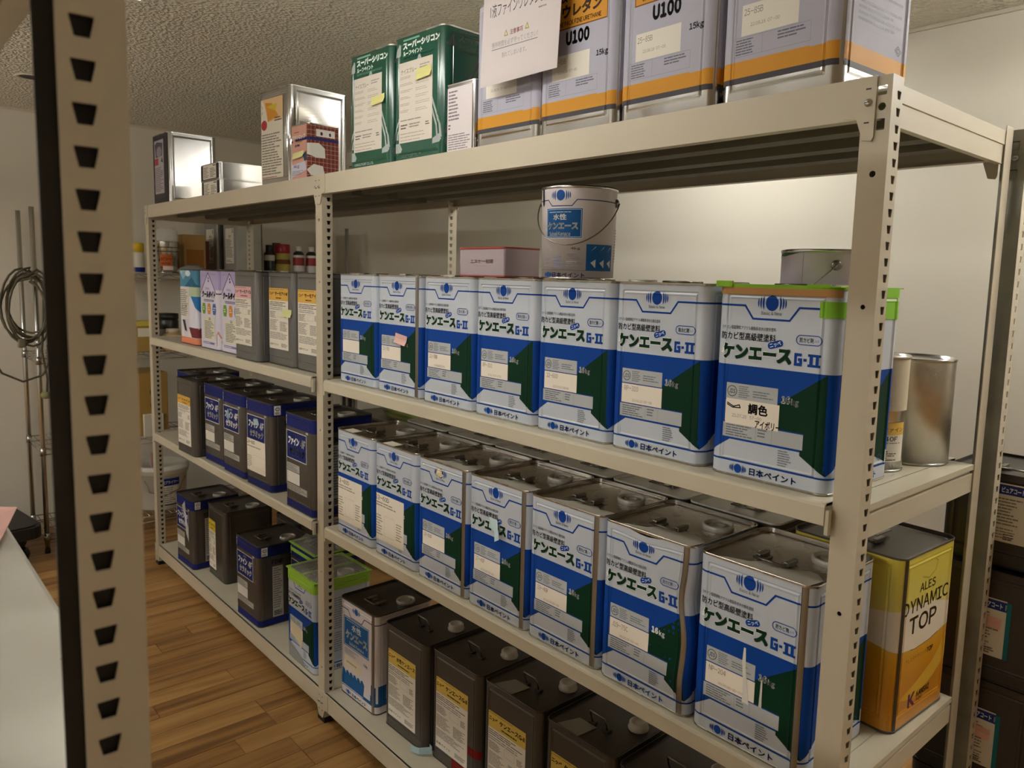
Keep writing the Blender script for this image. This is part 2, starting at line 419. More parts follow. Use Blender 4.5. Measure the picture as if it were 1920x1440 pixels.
def beam(parent, x0, x1, y, ztop, hb, lug_l, lug_r, s=-1, name='front_beam'):
    """long beam with an upright face, bottom and top returns and tapered end lugs; s=-1 faces -y"""
    mb = MB(); t = 0.0016
    yo = y + s*0.0016
    mb.prism([(yo, ztop), (yo, ztop-hb), (yo - s*0.022, ztop-hb), (yo - s*0.022, ztop-hb+t), (yo - s*t, ztop-hb+t), (yo - s*t, ztop-t), (yo - s*0.009, ztop-t), (yo - s*0.009, ztop)], 'x', x0, x1, RACK)
    o = mb.build(name, parent)
    for on, xa, d in ((lug_l, x0, 1), (lug_r, x1, -1)):
        if not on: continue
        mb = MB(); w_ = 0.0225
        pts = [(xa, ztop), (xa+d*0.05, ztop), (xa+d*0.05, ztop-hb+0.004), (xa+d*0.028, ztop-hb), (xa+d*w_*0.75, ztop-hb-0.032), (xa+d*0.003, ztop-hb-0.034), (xa, ztop-hb-0.028)]
        if d < 0: pts = pts[::-1]
        mb.prism(pts, 'y', yo, yo + s*0.0022, RACK)
        for zz in (ztop-0.018, ztop-hb-0.006):
            mb.box(xa+d*0.008, yo+s*0.0022, zz-0.001, xa+d*0.016, yo+s*0.0026, zz+0.001, BLACK)
        lg = mb.build('lug', parent=o)
        screw(o, xa+d*0.011, yo + s*0.0022, ztop-hb*0.62, 'y', s)
    return o
def shelf_panel(parent, x0, x1, y0, y1, z, sup=True):
    """loose shelf: flat top, rolled front edge, back edge"""
    h = 0.038; pr = [(y0+0.006, z-h+0.004), (y0+0.004, z-h), (y0, z-h+0.002), (y0, z-0.006), (y0+0.002, z-0.002), (y0+0.006, z), (y1-0.004, z), (y1, z-0.003), (y1, z-0.03), (y1-0.004, z-0.03), (y1-0.004, z-0.005), (y0+0.006, z-0.005)]
    ox = (x0+x1)/2
    mb = MB(); mb.prism([(p[0]-y0, p[1]-z) for p in pr], 'x', x0-ox, x1-ox, RACKD)
    for xx, d in ((x0-ox, 1), (x1-ox, -1)):   # end returns
        a, b = sorted((xx, xx+d*0.003)); mb.box(a, 0.006, -0.014, b, y1-y0-0.006, -0.0003, RACKD)
    e = mb.build('shelf', parent, (ox, y0, z))
    for yy in (0.14, 0.27, 0.40):
        mb = MB(); mb.strip([(yy-0.035, -0.005), (yy-0.025, -0.022), (yy+0.025, -0.022), (yy+0.035, -0.005)], 'x', x0-ox+0.02, x1-ox-0.02, RACKD); mb.build('rib', e)
    for xx, d in ((x0-ox, -1), (x1-ox, 1)):   # corner hooks
        mb = MB(); a, b = sorted((xx, xx+d*0.007)); mb.box(a, 0.002, -0.052, b, 0.012, -0.01, RACKD, 0.001); mb.build('hook', e)
    return e
ZT, ZB, HB = 1.898, 0.112, 0.062
ZD = 1.888
Z2, Z3 = 1.231, 0.731
def rack(label, posts, yf, yb, flip=1, z_levels=(Z2, Z3), ends=(True, True), back=True, shelf_front=-0.02, tops=True, bottoms=True, plain_end=False):
    r = empty('storage_rack', ((posts[0]+posts[-1])/2, (yf+yb)/2, 0), 0, label, 'rack')
    ox, oy = r.location.x, r.location.y
    s = flip
    n = len(posts)
    f, b = yf-oy, yb-oy
    for i, x in enumerate(posts):
        post(r, x-ox, f, s, ZT, topholes=(i == n-1))
        post(r, x-ox, b, -s, ZT, back_slots=True, shade_strips=False, slots=not (plain_end and i == n-1), fw=0.006 if (plain_end and i == n-1) else FW)
    for i in range(n-1):
        xa, xb = posts[i]-ox-FW/2, posts[i+1]-ox-FW/2
        xl = xa if i > 0 else posts[0]-ox-FW
        xr = xb
        for zt in ([ZT] if tops else []) + ([ZB] if bottoms else []):
            beam(r, xl, xr, f, zt, HB, True, True, -s)
            beam(r, xl, xr, b, zt, HB, True, True, s, 'back_beam')
            y0, y1 = sorted((f, b)); zd = (ZD if zt == ZT else ZB); mb = MB()
            mb.box(posts[i]-ox+0.003, y0+0.0025, zd-0.004, posts[i+1]-ox-FW-0.002, y1-0.0025, zd, RACKD)
            mb.box(posts[i+1]-ox-FW-0.002, y0+0.04, zd-0.004, posts[i+1]-ox-0.004, y1-0.04, zd, RACKD)
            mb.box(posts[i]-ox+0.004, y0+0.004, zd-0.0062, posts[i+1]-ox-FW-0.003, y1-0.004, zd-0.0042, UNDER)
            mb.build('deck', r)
            for q in (0.30, 0.56, 0.78):
                yy = f + (b-f)*q; mb = MB()
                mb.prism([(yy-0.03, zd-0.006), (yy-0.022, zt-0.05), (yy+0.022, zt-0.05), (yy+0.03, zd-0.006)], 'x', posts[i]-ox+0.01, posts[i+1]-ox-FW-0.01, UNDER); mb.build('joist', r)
        for z in z_levels:
            lo, hi = (f+shelf_front, b-0.004) if s > 0 else (b+0.004, f-shelf_front)
            if s > 0: shelf_panel(r, posts[i]-ox+0.045, posts[i+1]-ox-FW-0.003, lo, hi, z)
            else:
                e = shelf_panel(r, posts[i]-ox+0.045, posts[i+1]-ox-FW-0.003, 0, hi-lo, z); e.rotation_euler = (0, 0, PI); e.location = ((posts[i]+posts[i+1]-FW)/2-ox+0.02, hi, z)
    for i in (0, n-1):
        x = posts[i]-ox - (TH if i == n-1 else 0.0)
        y0, y1 = sorted((f+s*(SW-0.001), b-s*(SW-0.001)))
        for zt, hh in ([(ZD-0.0004, 0.062)] if tops else []) + [(z-0.014, 0.044) for z in z_levels] + ([(ZB-0.012, 0.05)] if bottoms else []):
            mb = MB(); hb = hh; d = -1 if i == n-1 else 1; xo = x if i == n-1 else posts[0]-ox-0.0
            if zt > ZT-0.05:
                pts = [(x, zt), (x, zt-hb*0.42), (x-0.0018, zt-hb*0.44), (x-0.0018, zt-hb), (x-0.014, zt-hb), (x-0.014, zt-hb+0.002), (x-0.005, zt-hb+0.002), (x-0.004, zt)]
                mb.prism(pts, 'y', y0, y1, RACK)
            else:
                zs_ = zt+0.0135; pts = [(x, zs_), (x, zs_-0.011), (x-0.007, zs_-0.013), (x-0.007, zs_-0.018), (x-0.0015, zs_-0.019), (x-0.0015, zs_-hb-0.013), (x-0.014, zs_-hb-0.013), (x-0.014, zs_-hb-0.011), (x-0.009, zs_-hb-0.011), (x-0.009, zs_-0.003), (x-0.056*(1 if i else 0)-0.012, zs_-0.003), (x-0.056*(1 if i else 0)-0.012, zs_-0.0005), (x-0.006, zs_-0.0005)]
                mb.prism(pts, 'y', y0, y1, RACKD)
            mb.build('side_beam', r)
    return r
XL, XM, XR, YB = -2.09, -0.179, 1.658, 0.542
# ------------------------------------------------------------------ tins
TIN = mat('tinplate', '#c9c6c0', 0.24, 1.0, rvar=0.07, cscale=9, bump=0.03, bscale=25)
TINB = mat('tinplate_bright', '#bdbbb9', 0.19, 1.0, rvar=0.05, cscale=9, bump=0.03, bscale=14)
LIDM = mat('tinplate_lid', '#b3ada4', 0.26, 1.0, rvar=0.1, cscale=14, bump=0.05, bscale=22)
DARKC = mat('coat_dark_grey', '#57524d', 0.36, 0.55, rvar=0.06, cscale=10)
DARKL = mat('lid_dark_grey', '#4a4540', 0.36, 0.6, rvar=0.08, cscale=12)
COATW = mat('coat_silver_white', '#c1c8d4', 0.4, 0.1)
SEAM = mat('seam_tin', '#8d8780', 0.3, 1.0)
STEEL = mat('handle_steel', '#8a857c', 0.32, 1.0)
RUBCAP = mat('spout_grey', '#a9a59b', 0.45, 0.35)
class CanMap:
    def __init__(s, w, d, h, r, emb=True, mx=22, mt=16, mbm=26, dep=1.0):
        s.w, s.d, s.h, s.r = w, d, h, r
        s.fl = [w-2*r, d-2*r, w-2*r, d-2*r]; s.arc = r*PI/2
        s.P_ = sum(s.fl) + 4*s.arc; s.emb = emb; s.mx, s.mt, s.mb, s.dep = mx, mt, mbm, dep
        # start of every face centre along u
        c = [0.0]
        for i in range(1, 4): c.append(c[-1] + s.fl[i-1]/2 + s.arc + s.fl[i]/2)
        s.cen = c
        us = set(); t = (0.0, 2.5, 6.0, 9.0)
        s.ks = t
        for i in range(4):
            for sg in (-1, 1):
                us.add(c[i] + sg*s.fl[i]/2)
                if emb:
                    half = (w if i % 2 == 0 else d)/2 - mx
                    for q in t: us.add(c[i] + sg*(half-q))
            n = 5
            for k in range(1, n): us.add(c[i] + s.fl[i]/2 + s.arc*k/n)
        s.U = sorted((u if u <= s.P_/2 else u - s.P_) for u in us)
        vv = {0.0, 3.0, h-3.0, float(h)}
        if emb:
            for q in t: vv.add(mbm+q); vv.add(h-mt-q)
        s.V = sorted(vv)
        s.ul, s.vl = s.U, s.V
    def dense(s, st=11.0):
        n = int(s.P_/st); s.U = sorted(set(s.U) | {-s.P_/2 + s.P_*k/n for k in range(n)}); m = int(s.h/st); s.V = sorted(set(s.V) | {s.h*k/m for k in range(1, m)})
        s.U = [u for i, u in enumerate(s.U) if i == 0 or u - s.U[i-1] > 0.05]; s.V = [v for i, v in enumerate(s.V) if i == 0 or v - s.V[i-1] > 0.05]
        s.ul, s.vl = s.U, s.V; return s
    def loc(s, u):
        """face index, offset from face centre"""
        u = (u + s.fl[0]/2) % s.P_ - s.fl[0]/2
        for i in range(4):
            t = u - s.cen[i]
            if t <= s.fl[i]/2 + 1e-6: return i, t, 0.0
            if t < s.fl[i]/2 + s.arc: return i, s.fl[i]/2, (t - s.fl[i]/2)/s.arc
        return 0, u - s.P_, 0.0
    def e(s, i, t, v):
        if not s.emb: return 0.0
        half = (s.w if i % 2 == 0 else s.d)/2 - s.mx
        q = min(half-abs(t), v-s.mb, s.h-s.mt-v)
        k = s.ks; D = s.dep
        if q <= 0: return 0.0
        if q < k[1]: return -D*1.5*q/k[1]
        if q < k[2]: return -D*(1.5 - 1.9*(q-k[1])/(k[2]-k[1]))
        if q < k[3]: return -D*(-0.4 + 1.0*(q-k[2])/(k[3]-k[2]))
        return -D*0.6
    def P(s, u, v, off):
        i, t, a = s.loc(u)
        W, D = (s.w, s.d) if i % 2 == 0 else (s.d, s.w)
        if a == 0.0:
            o = off + s.e(i, t, v); x, y = t, -(D/2 + o)
        else:
            an = a*PI/2; rr = s.r + off
            x = W/2 - s.r + rr*math.sin(an); y = -(D/2 - s.r) - rr*math.cos(an)
        for _ in range(i): x, y = -y, x
        return (x/1000, y/1000, v/1000)
    def smooth(s, u):
        i, t, a = s.loc(u); return a > 0
    def body(s, m, name='body'):
        mb = MB(); n = len(s.U); nv = len(s.V)
        vs = [s.P(u, v, 0) for v in s.V for u in s.U]
        fl = []; fs = []
        for j in range(nv-1):
            for i in range(n):
                k = (i+1) % n; um = (s.U[i]+s.U[i+1])/2 if i < n-1 else (s.U[-1]+s.P_/2)
                (fs if s.smooth(um) else fl).append((j*n+i, j*n+k, (j+1)*n+k, (j+1)*n+i))
        mb.add(vs, fl, m, False); o = len(mb.v)
        k = mb.mi(m)
        for f in fs: mb.f.append(list(f)); mb.m.append(k); mb.sm.append(True)
        mb.f.append(list(range(n))[::-1]); mb.m.append(k); mb.sm.append(False)
        return mb.mesh(name)
    def ring(s, off, z):
        """rounded square loop"""
        o = []
        for i in range(4):
            for k in range(0, 7):
                u = s.cen[i] + s.fl[i]/2 + s.arc*k/6
                a = k/6; an = a*PI/2; rr = max(0.5, s.r + off); W, D = (s.w, s.d) if i % 2 == 0 else (s.d, s.w)
                x = W/2 - s.r + rr*math.sin(an); y = -(D/2 - s.r) - rr*math.cos(an)
                for _ in range(i): x, y = -y, x
                o.append((x/1000, y/1000, z/1000))
        return o
    def loft(s, prof, m, name, cap=False, m2=None):
        mb = MB(); n = 28; vs = []; fs = []
        for off, z in prof: vs += s.ring(off, z)
        for j in range(len(prof)-1):
            for i in range(n): fs.append((j*n+i, j*n+(i+1) % n, (j+1)*n+(i+1) % n, (j+1)*n+i))
        mb.add(vs, fs, m)
        if cap: mb.add(s.ring(*prof[-1]), [tuple(range(n))], m2 or m)
        return mb.mesh(name)
    def lid(s, m, m2=None): return s.loft([(0.1, s.h-4.5), (1.1, s.h-4), (1.2, s.h-0.5), (0.6, s.h+0.2), (-0.8, s.h), (-1.2, s.h-6.8), (-9, s.h-7.0), (-11, s.h-6.0), (-13, s.h-7.0)], m, 'lid', True, m2)
    def base(s, m): return s.loft([(-1.5, 0), (0.5, 0), (1.1, 0.6), (1.1, 3.6), (0.1, 4.2)], m, 'base_rim')

def handle_flat():
    mb = MB()     # folded strap handle: two brackets and a loop lying on the lid
    for x in (-0.024, 0.024): mb.box(x-0.010, -0.010, 0.0, x+0.010, 0.010, 0.004, STEEL, 0.001)
    mb.box(-0.034, -0.020, 0.002, -0.024, 0.016, 0.011, STEEL, 0.0015); mb.box(0.024, -0.020, 0.002, 0.034, 0.016, 0.011, STEEL, 0.0015)
    mb.tube([(-0.029, -0.004, 0.006), (-0.029, -0.034, 0.009), (0.029, -0.034, 0.009), (0.029, -0.004, 0.006)], 0.0022, STEEL, 6)
    return mb.mesh('handle')
def handle_bail():
    mb = MB()     # upright wire bail
    mb.tube([(-0.024, 0, 0.003), (-0.026, -0.006, 0.02), (-0.024, -0.013, 0.040), (-0.019, -0.015, 0.0425), (0.019, -0.015, 0.0425), (0.024, -0.013, 0.040), (0.026, -0.006, 0.02), (0.024, 0, 0.003)], 0.0026, STEEL, 6)
    for x in (-0.024, 0.024): mb.box(x-0.009, -0.008, 0.0, x+0.009, 0.008, 0.006, DARKL, 0.001)
    return mb.mesh('handle')
def cap_ring(m):
    mb = MB()
    mb.lathe([(0.032, 0.0), (0.033, 0.004), (0.0325, 0.0098), (0.031, 0.0118), (0.028, 0.0118), (0.0265, 0.0095), (0.0255, 0.006), (0.018, 0.006), (0.017, 0.008), (0.012, 0.0085), (0.011, 0.0065), (0.0001, 0.0062)], m, n=28)
    return mb.mesh('spout_cap')
def cap_knob(m):
    mb = MB(); mb.lathe([(0.026, 0.0), (0.027, 0.004), (0.0245, 0.007), (0.024, 0.017), (0.021, 0.020), (0.016, 0.020), (0.015, 0.017), (0.0001, 0.017)], m, n=28)
    return mb.mesh('spout_cap')
H_FLAT, H_BAIL = handle_flat(), handle_bail()
CAP_RING = cap_ring(RUBCAP); CAP_KNOB = cap_knob(mat('spout_white_plastic', '#bdb8ad', 0.4))
CAP_TIN = cap_ring(mat('spout_pale_grey', '#b9b4a9', 0.42, 0.25))
KM = CanMap(234, 234, 348, 21)
KP = CanMap(234, 234, 348, 21, emb=False)
_ME = {}
def cached(k, fn):
    if k not in _ME: _ME[k] = fn()
    return _ME[k]
def tin(name, label, x, y, z, mp, bodym, lidm, rot=0.0, art=None, seam=None, handle=H_FLAT, cap=CAP_RING, cat='paint can', group=None, lid_hidden=False, mpk=None):
    """x, y is the centre of the base"""
    t = empty(name, (x, y, z), math.radians(rot), label, cat, group)
    k = id(mp)
    link('body', cached((k, bodym.name, 'b'), lambda: mp.body(bodym)), t)
    link('lid', cached((k, lidm.name, 'l'), lambda: mp.lid(lidm)), t)
    link('base_rim', cached((k, lidm.name, 'r'), lambda: mp.base(lidm)), t)
    if art: link('printed_artwork', art, t)
    if seam is not None:
        us = mp.fl[0]/2 + mp.arc*0.15
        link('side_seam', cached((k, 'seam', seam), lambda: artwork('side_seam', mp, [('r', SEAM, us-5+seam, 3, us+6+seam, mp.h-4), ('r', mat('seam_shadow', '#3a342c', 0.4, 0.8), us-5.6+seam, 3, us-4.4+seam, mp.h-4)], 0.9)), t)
    zt = (mp.h-7.0)/1000
    if handle: link('handle', handle, t, (0, -0.036*mp.w/234, zt))
    if cap: link('spout_cap', cap, t, (0.066*mp.w/234, 0.036*mp.d/234, zt))
    return t
def sheet(t, mp, ops, name='paper_label', base=1.3):
    return link(name, artwork(name, mp, ops, base), t)

# ---- artwork: white, blue and green wall paint can
BLUE = '#0c4093'; NAVY = '#1d2f7e'; GREEN = '#07311e'; GREY = '#b4b7ba'; DK = '#2b2f36'
def logo(cx, cy, k, col=BLUE):
    o = [('e', col, cx, cy, 12.5*k, 13.5*k)]
    for dx, hh, wd in ((16, 13, 4.2), (21.5, 11, 3.4), (26.5, 8.5, 2.6)):
        for sg in (-1, 1):
            pts = [(cx+sg*k*(dx-1.0), cy-hh*k)]
            for q in range(1, 8):
                a = -1 + 2*q/8; pts.append((cx+sg*k*(dx+wd*(1-a*a)*0.9-1.0), cy+hh*k*a))
            pts += [(cx+sg*k*(dx-1.0), cy+hh*k)]
            for q in range(7, 0, -1):
                a = -1 + 2*q/8; pts.append((cx+sg*k*(dx+wd*(1-a*a)*0.15-1.0-0.8*(1-a*a)), cy+hh*k*a))
            o.append(('p', col, pts))
    return o
def ops_maker(foot=True):
    return logo(-54, 15.5, 0.62) + [('t', BLUE, '日本ペイント', -30, 8, 62, 22, 0.035)]
def topline(mp, col=BLUE, v=316, wd=3.6):
    return [('s', col, wd, [(-mp.P_/2+0.5, v), (-58, v), (-41, v-23), (30, v-23), (47, v), (mp.P_/2-0.5, v)])]
def ops_ace():
    mp = KM; L, R = -mp.P_/2+1, mp.P_/2-1; U = mp.cen[1]
    o = [('p', BLUE, [(L, 207), (L, 50), (-160, 62), (-121, 36), (-75, 68), (64, 68), (64, 62), (111, 33), (150, 62), (R, 50), (R, 207)]),
         ('p', GREEN, [(105, 206), (18, 146), (18, 101), (69, 101), (69, 73), (64, 73), (64, 62), (111, 33), (107, 60)]),
         ('p', GREEN, [(U+95, 206), (U+20, 150), (U+20, 60), (U+95, 33)])]
    o += topline(mp) + logo(-5, 322, 1.0) + [('t', '#5a6270', 'Basic & New', -25, 301, 15, 307.5, 0.01),
         ('t', DK, 'カチオン型超微粒アクリル樹脂系非水分散形塗料', -104, 272, 6, 279, 0.005),
         ('t', DK, '防カビ型高級壁塗料', -104, 253, 6, 267.5, 0.02),
         ('t', '#eef2ee', 'ケンエース', -105.5, 215.5, 39.5, 247.5, 0.11), ('t', GREEN, 'ケンエース', -104, 217, 38, 246, 0.065),
         ('p', BLUE, [(p[0]*math.cos(0.3)-p[1]*math.sin(0.3)+6, p[0]*math.sin(0.3)+p[1]*math.cos(0.3)+250) for p in rrect(-15, -6, 15, 6, 5.9, 4)]),
         ('t', '#e8edf5', 'ニッペ', -5, 246, 17, 254, 0.02, 0.3),
         ('s', BLUE, 5.2, [(56.5, 236.3), (45.6, 236.3), (45.6, 219.6), (55.2, 219.6), (55.2, 228), (50, 228)]), ('r', BLUE, 60, 225.5, 66, 230.5), ('r', BLUE, 68, 234.5, 91, 239), ('r', BLUE, 68, 217, 91, 221.5), ('r', BLUE, 71, 221, 77, 235), ('r', BLUE, 82, 221, 88, 235),
         ('s', BLUE, 1.5, rrect(45, 254, 91, 270, 7.9, 5), True), ('t', BLUE, '防カビ剤', 51, 257.5, 76, 266.5, 0.012), ('t', BLUE, '入り', 78, 259, 86, 264, 0.0),
         ('r', GREY, -87, 143, 17, 173), ('s', '#3b4048', 1.3, ellipse(-75, 158, 9.5, 9.5, 24), True), ('t', '#3b4048', 'JIS', -81.5, 154, -68.5, 162, 0.03),
         ('f', '#7a7e84', -61, 147, -38, 170, 6), ('f', '#7a7e84', -32, 150, 10, 164, 3),
         ('r', '#efe6d8', -87, 101, 18, 141), ('r', NAVY, -87, 99.2, -35, 101), ('r', GREY, -90, 72, 69, 99), ('f', '#6c7076', -84, 74, -24, 97, 5), ('f', '#6c7076', -18, 80, 0, 97, 3),
         ('s', '#8d9196', 0.6, [(-22, 73), (-22, 98)]), ('s', '#8d9196', 0.6, [(10, 73), (10, 98)]),
         ('t', '#eef0f4', '16', 24, 148, 41, 162, 0.11), ('t', '#eef0f4', 'kg', 43, 145, 57, 159, 0.06),
         ('f', '#7a7e84', 24, 36, 50, 66, 7),
         ('s', BLUE, 3.2, [(L, 29), (R, 29)])] + ops_maker()
    # right-hand face
    o += [('r', '#c9ced6', U-70, 55, U+52, 290), ('f', '#8b93a8', U-62, 160, U+46, 285, 14), ('f', '#8b93a8', U-62, 70, U+46, 150, 9),
          ('s', '#3a4a8c', 1.2, [(U+62, 44), (U+72, 50), (U+82, 44), (U+72, 38)], True)]
    o += logo(U-54, 15.5, 0.62) + [('t', BLUE, '日本ペイント', U-30, 8, U+62, 22, 0.035)]
    return o
def squash(ops, k=0.986):
    out = []
    for op in ops:
        o = list(op)
        if o[0] in 'p': o[2] = [(u, v*k) for u, v in o[2]]
        elif o[0] == 's': o[3] = [(u, v*k) for u, v in o[3]]
        elif o[0] == 'e': o[3] *= k
        elif o[0] in 'rf': o[3] *= k; o[5] *= k
        elif o[0] == 't': o[4] *= k; o[6] *= k
        out.append(tuple(o))
    return out
ART_ACE = artwork('printed_artwork', KM, squash(ops_ace()))
def stamp(t, txt, sub='', ht=12):
    ops = [('t', '#8c8478', txt, -80, 125, -80+len(txt)*6.2, 125+ht*0.85, 0.0)]
    if sub: ops.append(('t', '#9c9488', sub, -58, 104, -6, 109, 0.0))
    return sheet(t, KM, ops, 'stamped_code', 1.3)
def ace(label, x, y, z, seam=False, rot=0.0, code='', sub='22.02.02 08:40', group=None, coat=True):
    t = tin('paint_can', label, x, y, z, KM, COATW, LIDM, rot, ART_ACE, 0 if seam else None, group=group, cap=CAP_TIN)
    if code: stamp(t, code, sub)
    return t
# ------------------------------------------------------------------ more artwork
NV = '#1b2364'; WH = '#e4e2dc'; PAPER = '#e6dfd2'; TXT = '#3a3632'
UR = KM.cen[1]; HP = KM.P_/2 - 1
def art_navy():
    o = [('r', NV, -HP, 298, HP, 345), ('r', NV, -HP, 4, HP, 29),
         ('r', WH, -108, 303, -97, 337), ('e', '#8a8a84', -102.5, 325, 4, 6), ('f', '#55524c', -106, 305, -99, 314, 3),
         ('r', WH, -98, 181, 60, 284), ('r', NV, -95.5, 183.5, 57.5, 281.5), ('t', WH, 'NIPPE', -36, 268, -6, 274, 0.02),
         ('t', WH, 'ファイン', -86, 232, 2, 264, 0.06, 0, 0.16), ('t', WH, '4F', 15, 233, 50, 263, 0.08, 0, 0.1), ('t', WH, 'セラミック', -76, 196, 46, 226, 0.07, 0, 0.16),
         ('r', '#b5b1a9', 58, 288, 74, 296), ('t', '#d8d4cb', '15kg', 52, 289, 70, 295, 0.0),
         ('r', '#b0aca4', -98, 137, 4, 164), ('f', '#6d6963', -94, 140, -10, 161, 5), ('r', '#d9d4ca', -98, 92, 4, 134),
         ('r', '#aaa69e', -98, 64, 62, 88), ('f', '#67635d', -94, 66, 56, 86, 4)]
    o += [('r', WH, UR-104, 304, UR-78, 340), ('e', '#3b3a36', UR-91, 327, 9, 7), ('e', WH, UR-91, 327, 6.5, 4.5), ('f', '#4c4a45', UR-101, 307, UR-81, 316, 2),
          ('t', '#2c2926', 'FINE', UR-62, 262, UR-12, 280, 0.05), ('r', '#b9b5ae', UR-58, 34, UR-12, 252), ('f', '#716d66', UR-54, 70, UR-16, 248, 18), ('r', '#8d8982', UR-54, 38, UR-16, 62), ('f', '#3d3a36', UR-52, 40, UR-18, 60, 3)]
    return o
ART_NAVY = artwork('printed_artwork', KM, art_navy())
def spec(x0, y0, x1, y1, head, hh, title, tcol, lead='ニッペ', tx=None):
    """paper specification label with coloured header"""
    w_ = x1-x0; t1 = y1-hh
    o = [('r', PAPER, x0, y0, x1, y1), ('r', head, x0, t1, x1, y1), ('f', '#8a7434', x0+3, y1-7, x1-8, y1-3, 1)]
    ym = t1 + hh*0.42
    o += [('t', tcol, lead, x0+4, ym, x0+w_*0.26, ym+hh*0.26, 0.05), ('t', tcol, title, x0+w_*0.31, ym-1, x1-4, ym+hh*0.3, 0.06), ('f', tcol, x0+w_*0.36, t1+hh*0.12, x0+w_*0.78, t1+hh*0.3, 1)]
    h = t1-y0
    o += [('f', '#6b665e', x0+4, t1-h*0.12, x1-5, t1-h*0.02, 3), ('f', '#8f9096', x0+4, t1-h*0.2, x1-4, t1-h*0.13, 2),
          ('f', '#5c5852', x0+5, t1-h*0.36, x0+w_*0.4, t1-h*0.22, 7), ('s', '#8a857c', 0.6, [(x0+w_*0.45, t1-h*0.34), (x0+w_*0.72, t1-h*0.34), (x0+w_*0.72, t1-h*0.22), (x0+w_*0.45, t1-h*0.22)], True), ('f', '#5c5852', x0+w_*0.78, t1-h*0.34, x1-6, t1-h*0.23, 5),
          ('f', '#7c7770', x0+5, t1-h*0.62, x0+w_*0.48, t1-h*0.39, 10), ('f', '#6a655e', x0+w_*0.56, t1-h*0.62, x1-5, t1-h*0.42, 9),
          ('f', '#7c7770', x0+5, t1-h*0.8, x1-6, t1-h*0.65, 6), ('t', TXT, '日本ペイント', x0+6, y0+h*0.07, x0+w_*0.48, y0+h*0.115, 0.03), ('f', '#4a4641', x0+w_*0.62, y0+h*0.05, x1-5, y0+h*0.13, 4)]
    return o
def sheet_cached(t, key, mp, ops, name='paper_label', base=1.0): return link(name, cached(('sh', key), lambda: artwork(name, mp, ops, base)), t)
def grey(label, x, y, z, key=None, ops=None, rot=0.0, group=None, handle=H_FLAT, cap=CAP_RING, bodym=DARKC):
    t = tin('paint_can', label, x, y, z, KM, bodym, DARKL, rot, None, None, handle, cap, group=group)
    if ops: sheet_cached(t, key, KM, ops)
    return t
def navy(label, x, y, z, rot=0.0, group=None, seam=None):
    return tin('paint_can', label, x, y, z, KM, DARKC, DARKL, rot, ART_NAVY, seam, group=group)
def postit(t, mp, col, x0, y0, x1, y1, base=1.6, rot=0.0, name='sticky_note'):
    c = ((x0+x1)/2, (y0+y1)/2); q = [((a-c[0])*math.cos(rot)-(b-c[1])*math.sin(rot)+c[0], (a-c[0])*math.sin(rot)+(b-c[1])*math.cos(rot)+c[1]) for a, b in ((x0,y0),(x1,y0),(x1,y1),(x0,y1))]
    mb = MB(); m = ink(col, 0.8)
    P = [mp.P(u, v, base) for u, v in q]; Q = [mp.P(u, v, base+o) for (u, v), o in zip(q, (5, 7, 0.3, 0.3))]
    mid = [tuple((Vector(P[a])*0.5+Vector(P[b])*0.5)) for a, b in ((0,3),(1,2))]; midf = [tuple(Vector(m_)+Vector((0,-0.001,0))) for m_ in mid]
    mb.add([Q[0], Q[1], midf[1], midf[0], Q[2], Q[3]], [(0,1,2,3),(3,2,4,5)], m)
    return mb.build(name, t)

# ---- roof-coat can, heat-shield cans
def art_roof():
    return [('r', '#4f86a3', -HP, 268, HP, 346), ('p', '#8fb8cc', [(-117, 346), (-60, 300), (30, 346)]), ('p', '#2b6482', [(-40, 268), (60, 315), (130, 268)]), ('e', '#d8dfe2', 10, 330, 34, 14), ('e', '#b9cdd6', -80, 335, 14, 6),
            ('r', '#b9c7a6', 20, 225, 130, 268), ('p', '#2f74ad', [(40, 225), (130, 225), (130, 150)]), ('p', '#e2e0ec', [(20, 195), (45, 222), (118, 150), (120, 75), (20, 75)]),
            ('p', '#3b332c', [(-80, 112), (-45, 112), (-18, 58), (-50, 62)]), ('p', '#e5dfdc', [(-95, 30), (-78, 108), (-50, 30)]), ('p', '#e5dfdc', [(-14, 34), (10, 74), (44, 34)]), ('p', '#74343a', [(8, 80), (130, 80), (130, 34), (46, 34)]),
            ('r', '#e08a6a', -HP, 2, HP, 32), ('r', '#d9d3c8', -104, 120, 10, 262), ('f', '#77736c', -98, 130, 4, 256, 14), ('t', '#5b5751', 'しろ', -80, 160, -10, 184, 0.02)]
ART_ROOF = artwork('printed_artwork', KM, art_roof())
LIL = '#b3a6cf'
